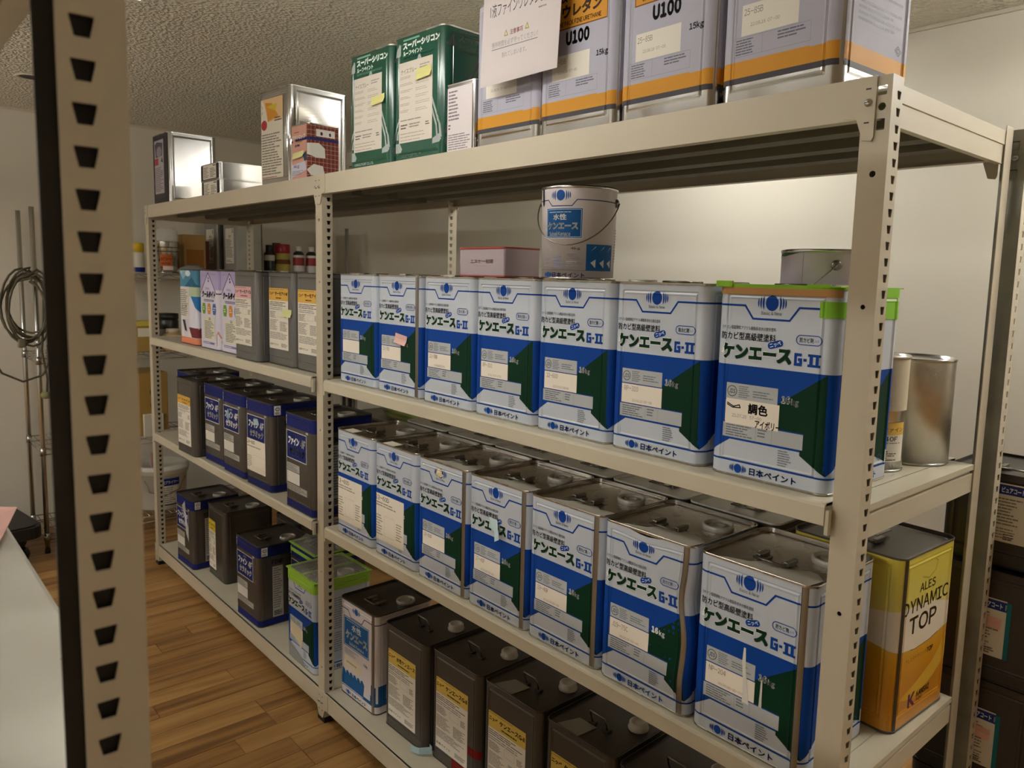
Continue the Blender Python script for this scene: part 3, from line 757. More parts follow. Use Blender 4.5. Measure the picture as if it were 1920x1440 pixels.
def art_cool():
    k = '#1e1a3c'
    def house(c): return [('s', k, 4.5, [(c-117, 246), (c-100, 246), (c-4, 336), (c+92, 246), (c+117, 246)])]
    o = [('p', LIL, [(-HP, 262), (HP, 262), (HP, 347), (-HP, 347)]), ('p', '#cfc6e2', [(-100, 247), (92, 247), (-4, 334)])]
    for c in (0.0, UR): o += house(c)
    o += [('e', k, -2, 312, 6, 5), ('e', k, 0, 300, 7, 5), ('f', '#6b6490', -40, 262, 34, 272, 2), ('t', k, 'クールタイト', -84, 226, 82, 258, 0.075, 0, 0.1), ('r', '#4a4580', -58, 210, 60, 219), ('f', '#d8d4ea', -54, 211, 56, 218, 1)]
    for cx, col in ((-62, '#6f9a3c'), (2, '#d88d45'), (66, '#4f6aa6')):
        o.append(('p', col, [(cx-24, 178), (cx-15, 202), (cx+15, 202), (cx+24, 178), (cx+15, 154), (cx-15, 154)])); o.append(('f', '#e4e4dc', cx-14, 170, cx+14, 188, 2))
    o += [('r', '#dcd8c4', -66, 40, 66, 142), ('f', '#6f6a60', -58, 46, 58, 126, 12), ('t', TXT, 'Si', -6, 128, 18, 140, 0.04), ('r', '#8379a8', -80, 22, 60, 31), ('f', '#d8d2e6', -76, 23, 40, 30, 1)]
    p = '#c98f7d'
    for c in (117+16,): o += [('s', p, 7, [(c-40, 20), (c-40, 66), (c-28, 80), (c-14, 56), (c+14, 56), (c+28, 80), (c+40, 66), (c+40, 20)]), ('e', p, c, 38, 14, 14)]
    return o
ART_COOL = artwork('printed_artwork', KM, art_cool())
COATL = mat('coat_lilac_white', '#d8d3e2', 0.38)
COATP = mat('coat_pinkish_white', '#d6cdcf', 0.42)
# ---- waterborne paint can
TEAL = '#22598f'
def art_wave():
    o = topline(KM, '#2c3566', 314, 3.2) + logo(-5, 322, 0.9, '#2d5b9a') + [('t', '#6b6670', 'ニッペ', -112, 290, -84, 300, 0.0),
         ('r', TEAL, -88, 180, 76, 288), ('s', '#dfe3e6', 1.8, [(-84, 184), (72, 184), (72, 284), (-84, 284)], True), ('f', '#b9c9d8', -70, 274, 62, 279, 1),
         ('t', WH, '水性', -36, 246, 26, 270, 0.05), ('t', WH, 'ケンエース', -76, 209, 66, 242, 0.07), ('t', WH, 'Suisei Kenace', -52, 191, 44, 204, 0.04),
         ('f', '#8c8784', -82, 150, 10, 174, 5), ('r', '#dccfb4', -86, 104, 26, 144), ('t', '#7d776f', '15kg', 40, 146, 66, 158, 0.02), ('f', '#a49a86', -70, 118, 0, 130, 1)]
    pts = [(-HP, 34), (-HP, 112)]; x = -HP
    while x < 36:
        pts += [(x+5, 108 if x < -90 else 92), (x+16, 78 if x > -90 else 60), (x+18, 94 if x < -90 else 90)]; x += 24
    pts += [(40, 34)]
    o += [('p', TEAL, pts), ('p', TEAL, [(84, 34), (84, 66), (90, 60), (90, 100), (112, 96), (112, 34)]), ('p', TEAL, [(120, 34), (120, 100), (190, 100), (190, 34)]), ('p', '#c9c0c2', [(150, 95), (178, 70), (150, 50)]), ('r', TEAL, 40, 30, 200, 40), ('s', '#2c3566', 2.6, [(-HP, 29), (HP, 29)])]
    return o + logo(-58, 15, 0.6, '#2d5b9a') + [('t', '#25386e', '日本ペイント', -32, 8, 58, 21, 0.03)]
ART_WAVE = artwork('printed_artwork', KM, art_wave())
# ---- green roof-silicone can
GRN = mat('coat_gloss_green', '#0d4f3c', 0.2, 0.0, coat=0.6)
KG = CanMap(232, 234, 348, 21)
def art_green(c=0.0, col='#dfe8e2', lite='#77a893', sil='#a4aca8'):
    o = [('p', sil, [(c-110, 300), (c-86, 330), (c-80, 326), (c-80, 300), (c-84, 296), (c-108, 296)]),
         ('r', lite, c-68, 333, c+6, 338), ('t', col, 'スーパーシリコン', c-70, 311, c+95, 331, 0.06), ('t', col, 'ルーフペイント', c-70, 294, c+18, 307, 0.04), ('t', lite, 'SUPER SILICON ROOF PAINT', c-70, 285, c+66, 291, 0.02)]
    for k in (0, 14): o += [('s', sil, 7, [(c+6, 288-k*1.6), (c-104+k, 92), (c-108+k, 70)]), ('s', sil, 7, [(c+6, 288-k*1.6), (c+98-k, 92), (c+102-k, 60)])]
    o += [('p', sil, [(c-108, 60), (c-84, 60), (c-72, 44), (c-78, 34), (c-104, 34), (c-112, 48)]), ('p', sil, [(c+68, 60), (c+96, 70), (c+104, 56), (c+98, 48), (c+66, 46)]), ('t', '#cfd8d2', 'KANSAI PAINT CO.,LTD.', c-82, 18, c+22, 27, 0.03)]
    return o
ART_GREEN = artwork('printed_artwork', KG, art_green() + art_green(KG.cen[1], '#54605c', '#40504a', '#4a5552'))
def ops_slip():
    o = [('r', '#d2c9bd', -86, 60, 66, 277), ('t', '#6e675e', 'ナイスブルー', -78, 246, -6, 260, 0.01), ('f', '#9a9186', 8, 250, 60, 264, 2)]
    for k in range(6): o.append(('f', '#a59c90', -82, 232-k*18, -20, 240-k*18, 2)); o.append(('f', '#b3aa9d', -10, 230-k*18, 58, 240-k*18, 2))
    o += [('f', '#8a8278', -80, 118, 40, 124, 1), ('f', '#5d564e', -78, 96, -44, 112, 2), ('f', '#8a8278', -38, 98, 20, 112, 2), ('f', '#4d4740', 36, 98, 56, 110, 2)]
    for k in range(3): o.append(('f', '#a59c90', -80, 64+k*9, 56, 69+k*9, 1))
    return o
# ---- one-pack urethane can
ORG = '#cb8f33'; KU = CanMap(234, 234, 348, 21, True, 24, 16, 30)
def art_u100():
    c = KU.cen[1]; R = KU.P_/2-1; lv = ink('#b0aebc', 0.6); o = [('r', lv, -R, 52, -R+1.0, 53), ('r', lv, -R, 50, 115, 346), ('r', lv, 121, 50, R, 346), ('r', ORG, -R, 54, 114, 82), ('r', ORG, 122, 54, R, 82), ('r', '#4d4a4e', -R, 44, 114, 54), ('r', '#4d4a4e', 122, 44, R, 54),
         ('r', lv, 62, 80, 92, 90), ('t', '#c8a06a', 'ニッペ', -95, 328, -50, 340, 0.01), ('s', '#c8a06a', 1, [(-115, 324), (110, 324)]),
         ('r', '#7a4a1e', -81, 229, 86, 320), ('r', ORG, -78.5, 231.5, 83.5, 317.5), ('t', '#3a2a18', '1液ファイン', -68, 285, 76, 313, 0.04), ('t', '#3a2a18', 'ウレタン', -48, 252, 70, 280, 0.05), ('t', '#4a3319', 'ONE PACK FINE URETHANE', -62, 236, 68, 246, 0.035),
         ('t', '#2f2c33', 'U100', -34, 194, 36, 224, 0.09), ('t', '#3c3a42', '15kg', 57, 154, 90, 170, 0.05),
         ('r', '#ddd7cb', -74, 124, 38, 176), ('t', '#77716a', '25-85B', -70, 158, -32, 169, 0.0), ('t', '#8c857c', '22.08.18  07-00', -56, 138, 2, 144, 0.0),
         ('s', '#8d8c98', 0.6, [(-88, 90), (62, 90), (62, 122), (-88, 122)], True), ('s', '#8d8c98', 0.6, [(-30, 90), (-30, 122)]), ('f', '#6b6975', -84, 92, -34, 120, 6), ('f', '#6b6975', 0, 104, 56, 120, 3)]
    o += [('f', '#9a99a4', c-60, 268, c+78, 330, 6), ('f', '#9a99a4', c-60, 232, c+78, 260, 3), ('f', '#83828e', c-70, 168, c+80, 226, 6), ('f', '#83828e', c-70, 120, c+80, 158, 4), ('s', '#a5a4ae', 0.8, [(c-74, 112), (c+86, 112)]),
          ('s', '#5b5a66', 1.6, [(c+58, 98), (c+68, 106), (c+80, 98), (c+70, 90)], True), ('s', '#5b5a66', 1.2, [(c+63, 98), (c+68, 102), (c+75, 98), (c+70, 94)], True)]
    return o
ART_U = artwork('printed_artwork', KU, art_u100())
# ---- yellow roof-coat can
def mk_yellow():
    m = bpy.data.materials.new('coat_yellow_gradient'); m.use_nodes = True; nt = m.node_tree; b = nt.nodes['Principled BSDF']
    tc = nt.nodes.new('ShaderNodeTexCoord'); sp = nt.nodes.new('ShaderNodeSeparateXYZ'); nt.links.new(tc.outputs['Object'], sp.inputs[0])
    n = nt.nodes.new('ShaderNodeTexNoise'); n.inputs['Scale'].default_value = 5; nt.links.new(tc.outputs['Object'], n.inputs['Vector'])
    ma = nt.nodes.new('ShaderNodeMath'); ma.operation = 'MULTIPLY_ADD'; ma.inputs[1].default_value = 0.07; nt.links.new(n.outputs['Fac'], ma.inputs[0]); nt.links.new(sp.outputs['Z'], ma.inputs[2])
    cr = nt.nodes.new('ShaderNodeValToRGB'); e = cr.color_ramp.elements; e[0].position = 0.03; e[0].color = lin('#c7861b'); e[1].position = 0.36; e[1].color = lin('#d9c84e')
    for p, c in ((0.12, '#c58212'), (0.18, '#d49a1c'), (0.2, '#d8ab3c'), (0.24, '#dccf8a'), (0.30, '#ddcf62')):
        k = e.new(p); k.color = lin(c)
    nt.links.new(ma.outputs[0], cr.inputs[0]); nt.links.new(cr.outputs[0], b.inputs['Base Color']); b.inputs['Roughness'].default_value = 0.3
    return m
YEL = mk_yellow()
def art_yellow():
    c = UR; k = '#54401f'
    o = [('p', '#e7dccb', [(-HP/2, 176), (60, 170), (c-95, 160), (c-40, 153), (c+20, 155), (c+110, 170), (c+110, 215), (c+20, 236), (c-95, 246), (60, 235), (-HP/2, 240)]),
         ('p', '#d3a83a', [(c-95, 60), (c-20, 78), (c+40, 100), (c+110, 150), (c+110, 100), (c+50, 66), (c-30, 46)]), ('s', k, 1.2, [(c-60, 155), (c-40, 152.5), (c+20, 154.5), (c+60, 161)]),
         ('s', '#b9ad4a', 3, [(c-30, 296), (c, 288), (c+26, 300), (c+34, 316), (c+22, 322)]),
         ('t', k, 'ALES', c-38, 266, c+30, 284, 0.02), ('t', k, 'DYNAMIC', c-102, 230, c+92, 258, 0.02), ('t', k, 'TOP', c-72, 186, c+46, 222, 0.03),
         ('t', '#7a5a22', 'アレスダイナミック', c-74, 128, c+14, 138, 0.0), ('t', '#54401f', 'TOP', c+16, 128, c+44, 139, 0.04),
         ('p', '#5a2a4a', [(c-50, 32), (c-42, 32), (c-42, 44), (c-30, 32), (c-20, 32), (c-34, 46), (c-20, 60), (c-30, 60), (c-42, 48), (c-42, 60), (c-50, 60)]), ('t', '#3c2a1c', 'KANSAI', c-14, 44, c+42, 57, 0.05), ('t', '#6a4a20', 'PAINT', c-14, 34, c+14, 41, 0.02)]
    return o
ART_Y = artwork('printed_artwork', KM, art_yellow())

# ------------------------------------------------------------------ everything on the long rack
rackA = rack('long two-bay beige steel rack full of paint cans in the middle of the room', [XL, XM, XR], 0.0, YB, plain_end=True)
SHADED_STEEL = mat('shaded_steel', '#8b897d', 0.42, 0.7, cvar=0.35, cscale=14)  # blotchy metal grey, darkened to paint in the shade on this flange
mb = MB(); ox, oy = rackA.location.x, rackA.location.y
for zz in (ZT-0.03, ZT-0.085): mb.box(-0.028, -0.0012, zz-0.009, -0.014, 0.0, zz+0.006, SHADED_STEEL, 0.0005); mb.box(-0.028, -0.0015, zz+0.006, -0.014, 0.0, zz+0.0075, BLACK)
plate([], -FW, 0.0, 0.0, ZT, lambda a, z, d: (a, d, z), mb, SHADED_STEEL, TH)
plate([(0.02+0.025*k, slot(0.024)) for k in range(1, int(ZT/0.025))], TH, SW, 0.0, ZT, lambda a, z, d: (-d, a, z), mb, RACK, TH)
mb.box(-0.0105, 0.013, 0.02, -0.0095, 0.036, ZT-0.01, RACK)
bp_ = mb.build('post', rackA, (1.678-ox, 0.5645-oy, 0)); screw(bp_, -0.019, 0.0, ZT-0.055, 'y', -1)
EPS = 0.0006
ONE = '2nd row'
z2, z3, zt, zb = Z2+EPS, Z3+EPS, ZD+EPS, ZB+EPS
G2 = 'blue green and white wall paint cans on the second shelf'; G3 = 'blue green and white wall paint cans on the third shelf'
row2 = [(-0.098, '', '', False, 'leftmost blue green and white can of the upper row, beside the centre post'),
        (0.143, '22-700', '', True, 'blue green and white wall paint can with a pink sticky note and dark side seam'),
        (0.390, '22-70B', '22.02.01', False, 'blue green and white can without a note, standing just right of the pink-noted can'),
        (0.628, 'RP-310', '22.02.02', False, 'blue green and white wall paint can under the low pinkish tin'),
        (0.866, '22-600', '22.02.02 08:40', False, 'blue green and white wall paint can under the white round paint pail'),
        (1.104, 'RP-310', '22.02.22 00-06', False, 'blue green and white can stamped RP-310 beside the green-taped can, nothing on top'),
        (1.358, '', '', False, 'blue green and white can with green masking tape and a handwritten white sticker')]
R2 = []
for x, c, sb, sm, lb in row2:
    R2.append(ace(lb, x+0.1185, 0.132, z2, seam=sm, code=c, sub=sb, group=G2))
postit(R2[1], KM, '#e0b4ac', -10, 150, 52, 178, 1.6, -0.12)
t = R2[6]; TG = '#8fc43a'
sheet(t, KM, [('r', '#efe6d8', -86, 96, 22, 142), ('t', '#1d1a18', '調色', -40, 118, 0, 138, 0.05), ('s', '#1d1a18', 2.2, [(-84, 134), (-70, 128), (-58, 132), (-56, 127), (-72, 126), (-84, 131)]), ('t', '#8c8478', '21.07.26   57-00', -72, 109, -12, 115, 0.0), ('t', '#1d1a18', 'アイボリー', -24, 95, 26, 110, 0.03)], 'handwritten_sticker', 1.2)
link('masking_tape', artwork('masking_tape', KM, [('r', ink('#b98d5c', 0.6), -113, 331, 120, 345), ('r', ink(TG, 0.6), -119, 343.5, UR+118, 349.5), ('p', ink(TG, 0.6), [(-124, 322), (-114, 324), (-113, 349), (-126, 349)]), ('r', ink('#86c03c', 0.6), 84, 297, 132, 324), ('p', ink('#86c03c', 0.6), [(UR+30, 296), (UR+118, 292), (UR+118, 349), (UR+26, 349)]), ('r', ink('#b9cfa0', 0.5), UR+30, 326, UR+118, 332)], 1.6, 0.05), t)
mb = MB(); mb.box(-0.116, -0.119, 0.3475, 0.118, 0.118, 0.3495, ink(TG, 0.6)); mb.box(-0.119, -0.121, 0.344, -0.085, -0.117, 0.3545, ink(TG, 0.6)); mb.box(0.06, -0.120, 0.347, 0.1, -0.116, 0.352, ink(TG, 0.6)); mb.build('tape_edge', t)
row3 = [(-0.083, False, 'blue and white can with large white slip 22-60D, right beside the centre post'),
        (0.161, False, 'blue and white can with large white slip 22-60D, second from the centre post'),
        (0.399, True, 'blue green and white can with a torn beige sticker over its emblem'),
        (0.637, True, 'blue green and white can with a pale blue paper tag curling over its lettering'),
        (0.875, True, 'blue green and white can stamped 19-40F in the lower middle row'),
        (1.113, True, 'dented blue green and white can with a buckled right edge'),
        (1.359, True, 'nearest blue green and white can stamped NP-204, with paint drips, lower row')]
codes3 = ['', '', '19-60D', '17-40F', '19-40F', 'J19-75C', 'NP-204']
R3 = []
for i, (x, sm, lb) in enumerate(row3):
    if i == 5:
        KD = CanMap(234, 234, 348, 21).dense(); o = tin('paint_can', lb, x+0.1185, 0.114, z3, KD, COATW, LIDM, 0, artwork('printed_artwork', KD, squash(ops_ace()), 0.6, 0.014), 0, group=G3, cap=CAP_TIN)
    else: o = ace(lb, x+0.1185, 0.114, z3, seam=sm, code=codes3[i] if i != 5 else '', sub='00.00.00 00-00' if i > 2 else '', group=G3)
    R3.append(o)
SLIP = [('r', '#ece3d3', -112, 46, 52, 190), ('t', TXT, '22-60D', -106, 170, -30, 184, 0.01), ('f', '#9a9084', -104, 150, 40, 166, 2), ('f', '#a2988b', -104, 60, -64, 126, 8), ('s', '#b5ab9d', 0.7, [(-56, 64), (2, 64), (2, 126), (-56, 126)], True), ('f', '#a2988b', 10, 66, 44, 120, 7)]
for q in (0, 1): sheet_cached(R3[q], 'slip22', KM, SLIP, 'white_slip')
for q in (0, 1):     # small white paper on the lid
    mb = MB(); mb.add([(-0.092, -0.108, 0.3425), (-0.030, -0.108, 0.3425), (-0.030, -0.068, 0.343), (-0.092, -0.068, 0.343)], [(0,1,2,3)], ink('#e2dccd', 0.7)); mb.build('lid_paper', R3[q])
sheet(R3[2], KM, [('p', '#d9c79a', [(-26, 312), (-16, 334), (-2, 328), (4, 336), (2, 318), (12, 314), (-4, 306)]), ('p', '#e8e0cc', [(-22, 316), (-12, 330), (-4, 320)])], 'torn_sticker', 1.2)
mb = MB(); pg = [KM.P(u, v, o) for u, v, o in ((-28, 252, 1), (4, 250, 1), (16, 236, 9), (30, 210, 16), (20, 204, 22), (4, 222, 10), (-26, 226, 2))]
mb.add(pg, [(0,1,5,6),(1,2,3,4,5)], ink('#b9cfd3', 0.6)); mb.build('paper_tag', R3[3])
sheet(R3[6], KM, [('p', '#dcdad2', [(-8, 196), (-4, 196), (-2, 160), (4, 120), (8, 92), (-6, 92), (-6, 130), (-10, 168)]), ('p', '#c9c7bf', [(30, 150), (33, 150), (34, 98), (28, 98)])], 'paint_drip', 1.2)
# the dented can gets its own buckled copies of its meshes
def dent(o, fn):
    for c in o.children:
        if c.type == 'MESH' and c.location.length < 1e-6:
            me = c.data.copy(); c.data = me
            for v in me.vertices: v.co = fn(v.co)
def buckle(p):
    x, y, z = p; a = max(0.0, min(1.0, (x+0.02)/0.13))*max(0.0, min(1.0, (0.03-y)/0.12))
    f = math.exp(-((z-0.235)/0.05)**2); g = math.exp(-((z-0.07)/0.035)**2)
    x -= 0.012*a*f; y += 0.006*a*f; y -= 0.004*a*g; x += 0.004*a*math.exp(-((z-0.15)/0.05)**2)
    if z > 0.30: z -= 0.010*max(0, min(1, (-y-0.07)/0.045))*math.exp(-((x-0.0)/0.05)**2)*(z-0.30)/0.048
    if z < 0.03: y += 0.0
    return Vector((x, y, z))
sheet(R3[5], KD, [('t', '#8c8478', 'J19-75C', -80, 122, -36, 133, 0.0), ('t', '#9c9488', '00.00.00 00-00', -58, 104, -6, 109, 0.0)], 'stamped_code', 1.9)
dent(R3[5], buckle)
PSM = ink('#b3aea1', 0.5)
for q in (2, 3, 4, 5, 6):     # pale smear over the front of each lid
    rs = random.Random(q); pts = [(-0.088, -0.104), (0.0, -0.106), (0.098, -0.103), (0.104, -0.06)] + [(0.10-0.018*k, -0.052+rs.uniform(-0.02, 0.024)) for k in range(1, 7)] + [(-0.03, -0.078), (-0.07, -0.092)]
    v_, f_ = tess([pts]); mb = MB(); mb.add([(a, b, 0.3419) for a, b in v_], [orient(v_, f) for f in f_], PSM); mb.build('pale_smear', R3[q])
# second row behind on the third shelf
lb2 = ['dull lid of the can behind the first 22-60D can', 'dull lid of the can behind the second 22-60D can', 'pale lid of the can behind the torn-sticker can', 'pale lid of the can behind the blue-tagged can', 'pale lid of the can behind the 19-40F can', 'pale lid of the can behind the dented can']
for i, x in enumerate((-0.07, 0.175, 0.415, 0.655, 0.897, 1.138)):
    tin('paint_can', lb2[i], x+0.1185, 0.372, z3, KM, DARKC, mat('tinplate_lid_pale', '#d8d4c9', 0.5, 0.35, rvar=0.1, cscale=9), 0, None, None, group='cans in the back row of the third shelf', cap=CAP_TIN)
y = tin('paint_can', 'yellow and orange roof paint can reading DYNAMIC TOP on the shelf end', 1.522, 0.378, z3, KM, YEL, mat('lid_brown_grey', '#5d5650', 0.4, 0.4), -2.5, ART_Y, None, H_FLAT, None)
link('side_seam', artwork('side_seam', KM, [('r', mat('seam_dark', '#453a2c', 0.4, 0.5), UR-106, 3, UR-97, 345)], 0.9), y)
sheet(y, KM, [('r', '#cfccd4', -72, 60, -26, 318), ('r', '#1c1a1c', -70, 296, -30, 314), ('f', '#7c7a84', -68, 70, -32, 284, 20)], 'paper_label')
mb = MB(); mb.box(0.008, -0.028, 0.349, 0.020, 0.034, 0.3515, STEEL, 0.001); mb.tube([(-0.04, -0.02, 0.349), (0.0, 0.0, 0.354), (0.014, -0.02, 0.353)], 0.002, STEEL, 6); mb.box(-0.045, -0.03, 0.342, -0.025, 0.0, 0.349, STEEL, 0.001); mb.build('handle', y)

# things standing on the second shelf cans and at its right end
class CylMap:
    def __init__(s, r0, r1, h, seg=40):
        s.r0, s.r1, s.h = r0, r1, h; L = 2*PI*(r0+r1)/2; s.L = L
        s.ul = [L*(k/seg-0.5) for k in range(seg)]; s.vl = []
        s.seg = seg
    def P(s, u, v, off):
        f = v/s.h; r = s.r0+(s.r1-s.r0)*f
        a = u/s.L*2*PI
        # keep chord facets aligned with the body
        k = (a/(2*PI)+0.5)*s.seg; k0 = math.floor(k+1e-6); fr = k-k0
        a0 = (k0/s.seg-0.5)*2*PI; a1 = ((k0+1)/s.seg-0.5)*2*PI
        x = (r+off)*(math.sin(a0)*(1-fr)+math.sin(a1)*fr); y_ = -(r+off)*(math.cos(a0)*(1-fr)+math.cos(a1)*fr)
        return (x/1000, y_/1000, v/1000)
    def smooth(s, u): return True
    def body(s, m, name='body'):
        mb = MB(); n = s.seg; vs = [s.P(u, v, 0) for v in (0, s.h) for u in s.ul]
        mb.add(vs, [(i, (i+1) % n, n+(i+1) % n, n+i) for i in range(n)], m, True); mb.f.append(list(range(n))[::-1]); mb.m.append(0); mb.sm.append(False)
        return mb.mesh(name)
def pail(name, label, x, y, z, mp, bodym, rimm, rot=0.0, art=None, lidz=-6, bail=True, bail_ang=-0.9, cat='pail'):
    t = empty(name, (x, y, z), math.radians(rot), label, cat)
    link('body', mp.body(bodym), t); r = mp.r1/1000; h = mp.h/1000
    mb = MB(); mb.lathe([(r+0.0002, h-0.006), (r+0.0018, h-0.005), (r+0.002, h-0.001), (r+0.0005, h+0.0006), (r-0.003, h), (r-0.004, h+lidz/1000), (r-0.012, h+lidz/1000), (r-0.014, h+lidz/1000+0.0015), (0.0001, h+lidz/1000+0.0015)], rimm, n=40); mb.build('lid', t)
    mb = MB(); mb.lathe([(mp.r0/1000-0.002, 0.0), (mp.r0/1000+0.0012, 0.0006), (mp.r0/1000+0.0012, 0.003), (mp.r0/1000, 0.004)], rimm, n=40); mb.build('base_rim', t)
    if art: link('printed_artwork', artwork('printed_artwork', mp, art, 0.3), t)
    if bail:
        hz = h*0.84
        for s in (-1, 1):
            mb = MB(); mb.lathe([(0.0105, 0.0), (0.0105, 0.003), (0.007, 0.006), (0.0001, 0.0065)], STEEL, n=16, axis='x')
            e = mb.build('bail_ear', t, (s*(r-0.001), 0, hz)); e.rotation_euler = (0, 0, 0 if s > 0 else PI)
        R = r+0.007; path = []; ka = 1.12/max(0.3, math.cos(bail_ang))
        for k in range(25):
            a = PI*k/24; q = R*math.sin(a)*ka
            path.append((-R*math.cos(a), q*math.cos(bail_ang), hz + q*math.sin(bail_ang)))
        mb = MB(); mb.tube([(p[0], -p[1], p[2]) for p in path], 0.0016, STEEL, 6); mb.build('bail', t)
    return t
MP = CylMap(86, 90, 212)
art = [('s', '#26336e', 2, [(-MP.L/2+1, 180), (-59, 180), (-46, 166), (6, 166), (18, 180), (MP.L/2-1, 176)])] + logo(-58, 190, 0.9, '#27559b') + \
      [('r', '#dfe4e8', -102, 92, -4, 162), ('r', '#1f5590', -100.5, 93.5, -5.5, 160.5), ('s', '#cfdbe4', 1, [(-98, 96), (-8, 96), (-8, 158), (-98, 158)], True), ('f', '#b9cbdc', -90, 150, -22, 154, 1), ('t', WH, '水性', -78, 134, -42, 148, 0.05), ('t', WH, 'ケンエース', -96, 112, -14, 130, 0.07), ('t', WH, 'Suisei Kenace', -90, 98, -32, 108, 0.04),
       ('t', '#6f6a70', '4kg', -30, 66, -8, 73, 0.03), ('f', '#9c95a2', -110, 30, -84, 54, 6), ('f', '#8f93b8', -76, 26, -46, 54, 7), ('f', '#a39da6', -40, 28, 2, 62, 7), ('s', '#54506a', 0.8, [(-130, 20), (60, 20)]),
       ('r', '#1f5f9e', 6, 20, 84, 80)]
for i in range(3):
    for j in range(2): art.append(('p', '#d9d4d4', [(30+i*24, 52+j*26-4 if j else 46), (30+i*24, 76 if j else 26), (17+i*24, 64 if j else 38)]))
art += logo(-110+16, 9, 0.5, '#27559b') + [('t', '#25386e', '日本ペイント', -78, 3, 4, 15, 0.03), ('f', '#9c95a2', 100, 40, 128, 120, 12)]
def shift(ops, du):
    out = []
    for op in ops:
        o = list(op)
        if o[0] == 'p': o[2] = [(u+du, v) for u, v in o[2]]
        elif o[0] == 's': o[3] = [(u+du, v) for u, v in o[3]] if abs(o[3][0][0]) < 250 and o[3][0][0] > -MP.L/2+2 else o[3]
        elif o[0] == 'e': o[2] += du
        elif o[0] in 'rf': o[2] += du; o[4] += du
        elif o[0] == 't': o[3] += du; o[5] += du
        out.append(tuple(o))
    return out
zc = Z2+0.3482+0.0026
pl = pail('paint_pail', 'white round paint pail with blue label and wire bail on top of the cans', 0.868, 0.14, zc, MP, COATP, TIN, 30, shift(art, 36), -4, True, -0.75)
mb = MB(); mb.add([MP.P(u, v, o) for u, v, o in ((-88, 208, 1), (-80, 212, 1), (-78, 172, 1), (-82, 166, 1), (-87, 172, 1))], [(0,4,3,2,1)], ink('#15171c', 0.4)); mb.build('paint_drip', pl)
KS = CanMap(190, 120, 76, 5, False)
t = tin('paint_tin', 'low pinkish rectangular tin with red rims on top of a can', 0.60, 0.115, zc, KS, mat('coat_mauve', '#aa9ba2', 0.4, 0.2), mat('rim_red', '#9c4038', 0.45), 0, None, None, None, None, 'tin')
sheet(t, KS, [('t', '#b5615a', 'エスケー化研', -46, 34, 50, 45, 0.02), ('f', '#b98a88', -30, 26, 34, 30, 1), ('r', '#9c4038', -94, 70, 94, 75), ('r', '#a85a52', -94, 1, 94, 4)], 'printed_artwork', 0.4)
ML = CylMap(84, 84, 224)
pail('paint_pail', 'plain tin pail under the paint-smeared pail, behind the green-taped can', 1.39, 0.36, z2, ML, TIN, TIN, 0, None, -5, False)
MT = CylMap(90, 90, 196)
t = pail('paint_pail', 'tin pail with green paint smears and wire bail behind the green-taped can', 1.385, 0.36, z2+0.224+0.0026, MT, mat('tin_lilac', '#c6bac2', 0.45, 0.25), TIN, -50, [('p', '#4c6a48', [(-60, 194), (40, 194), (70, 190), (50, 186), (20, 182), (0, 184), (-24, 174), (-60, 178)]), ('p', '#8fae86', [(-50, 188), (20, 190), (-10, 184)]), ('s', '#8f8690', 1.0, [(76, 4), (76, 192)])], -5, True, -0.75)
MN = CylMap(54, 54, 222)
cp = [('r', '#cfc4ac', -MN.L/2+1, 118, MN.L/2-1, 218), ('r', PAPER, -40, 20, 78, 96), ('r', '#e0b75c', -40, 72, 78, 96), ('t', '#5c3a18', 'ニッペ ファイン', -10, 78, 74, 86, 0.02), ('t', TXT, '16-40F', 0, 60, 60, 69, 0.02), ('f', '#7a736a', -30, 48, 70, 58, 3), ('f', '#4a4540', 5, 22, 60, 42, 5)]
pail('paint_tin', 'narrow round tin with cream wrapper and yellow label at the shelf end', 1.534, 0.312, z2, MN, TIN, TIN, 10, cp, -3, False, cat='tin')
MB2 = CylMap(77, 77, 212)
t = pail('paint_pail', 'tall plain tinplate pail with smudges and side ear at the shelf end', 1.545, 0.449, z2, MB2, mat('tin_smudged', '#dcd8ce', 0.36, 0.9, rvar=0.12, cvar=0.35, cscale=14, bump=0.02), TINB, -118, [('r', '#c9c35a', -226, 206, -196, 209)], -5, True, -0.75)

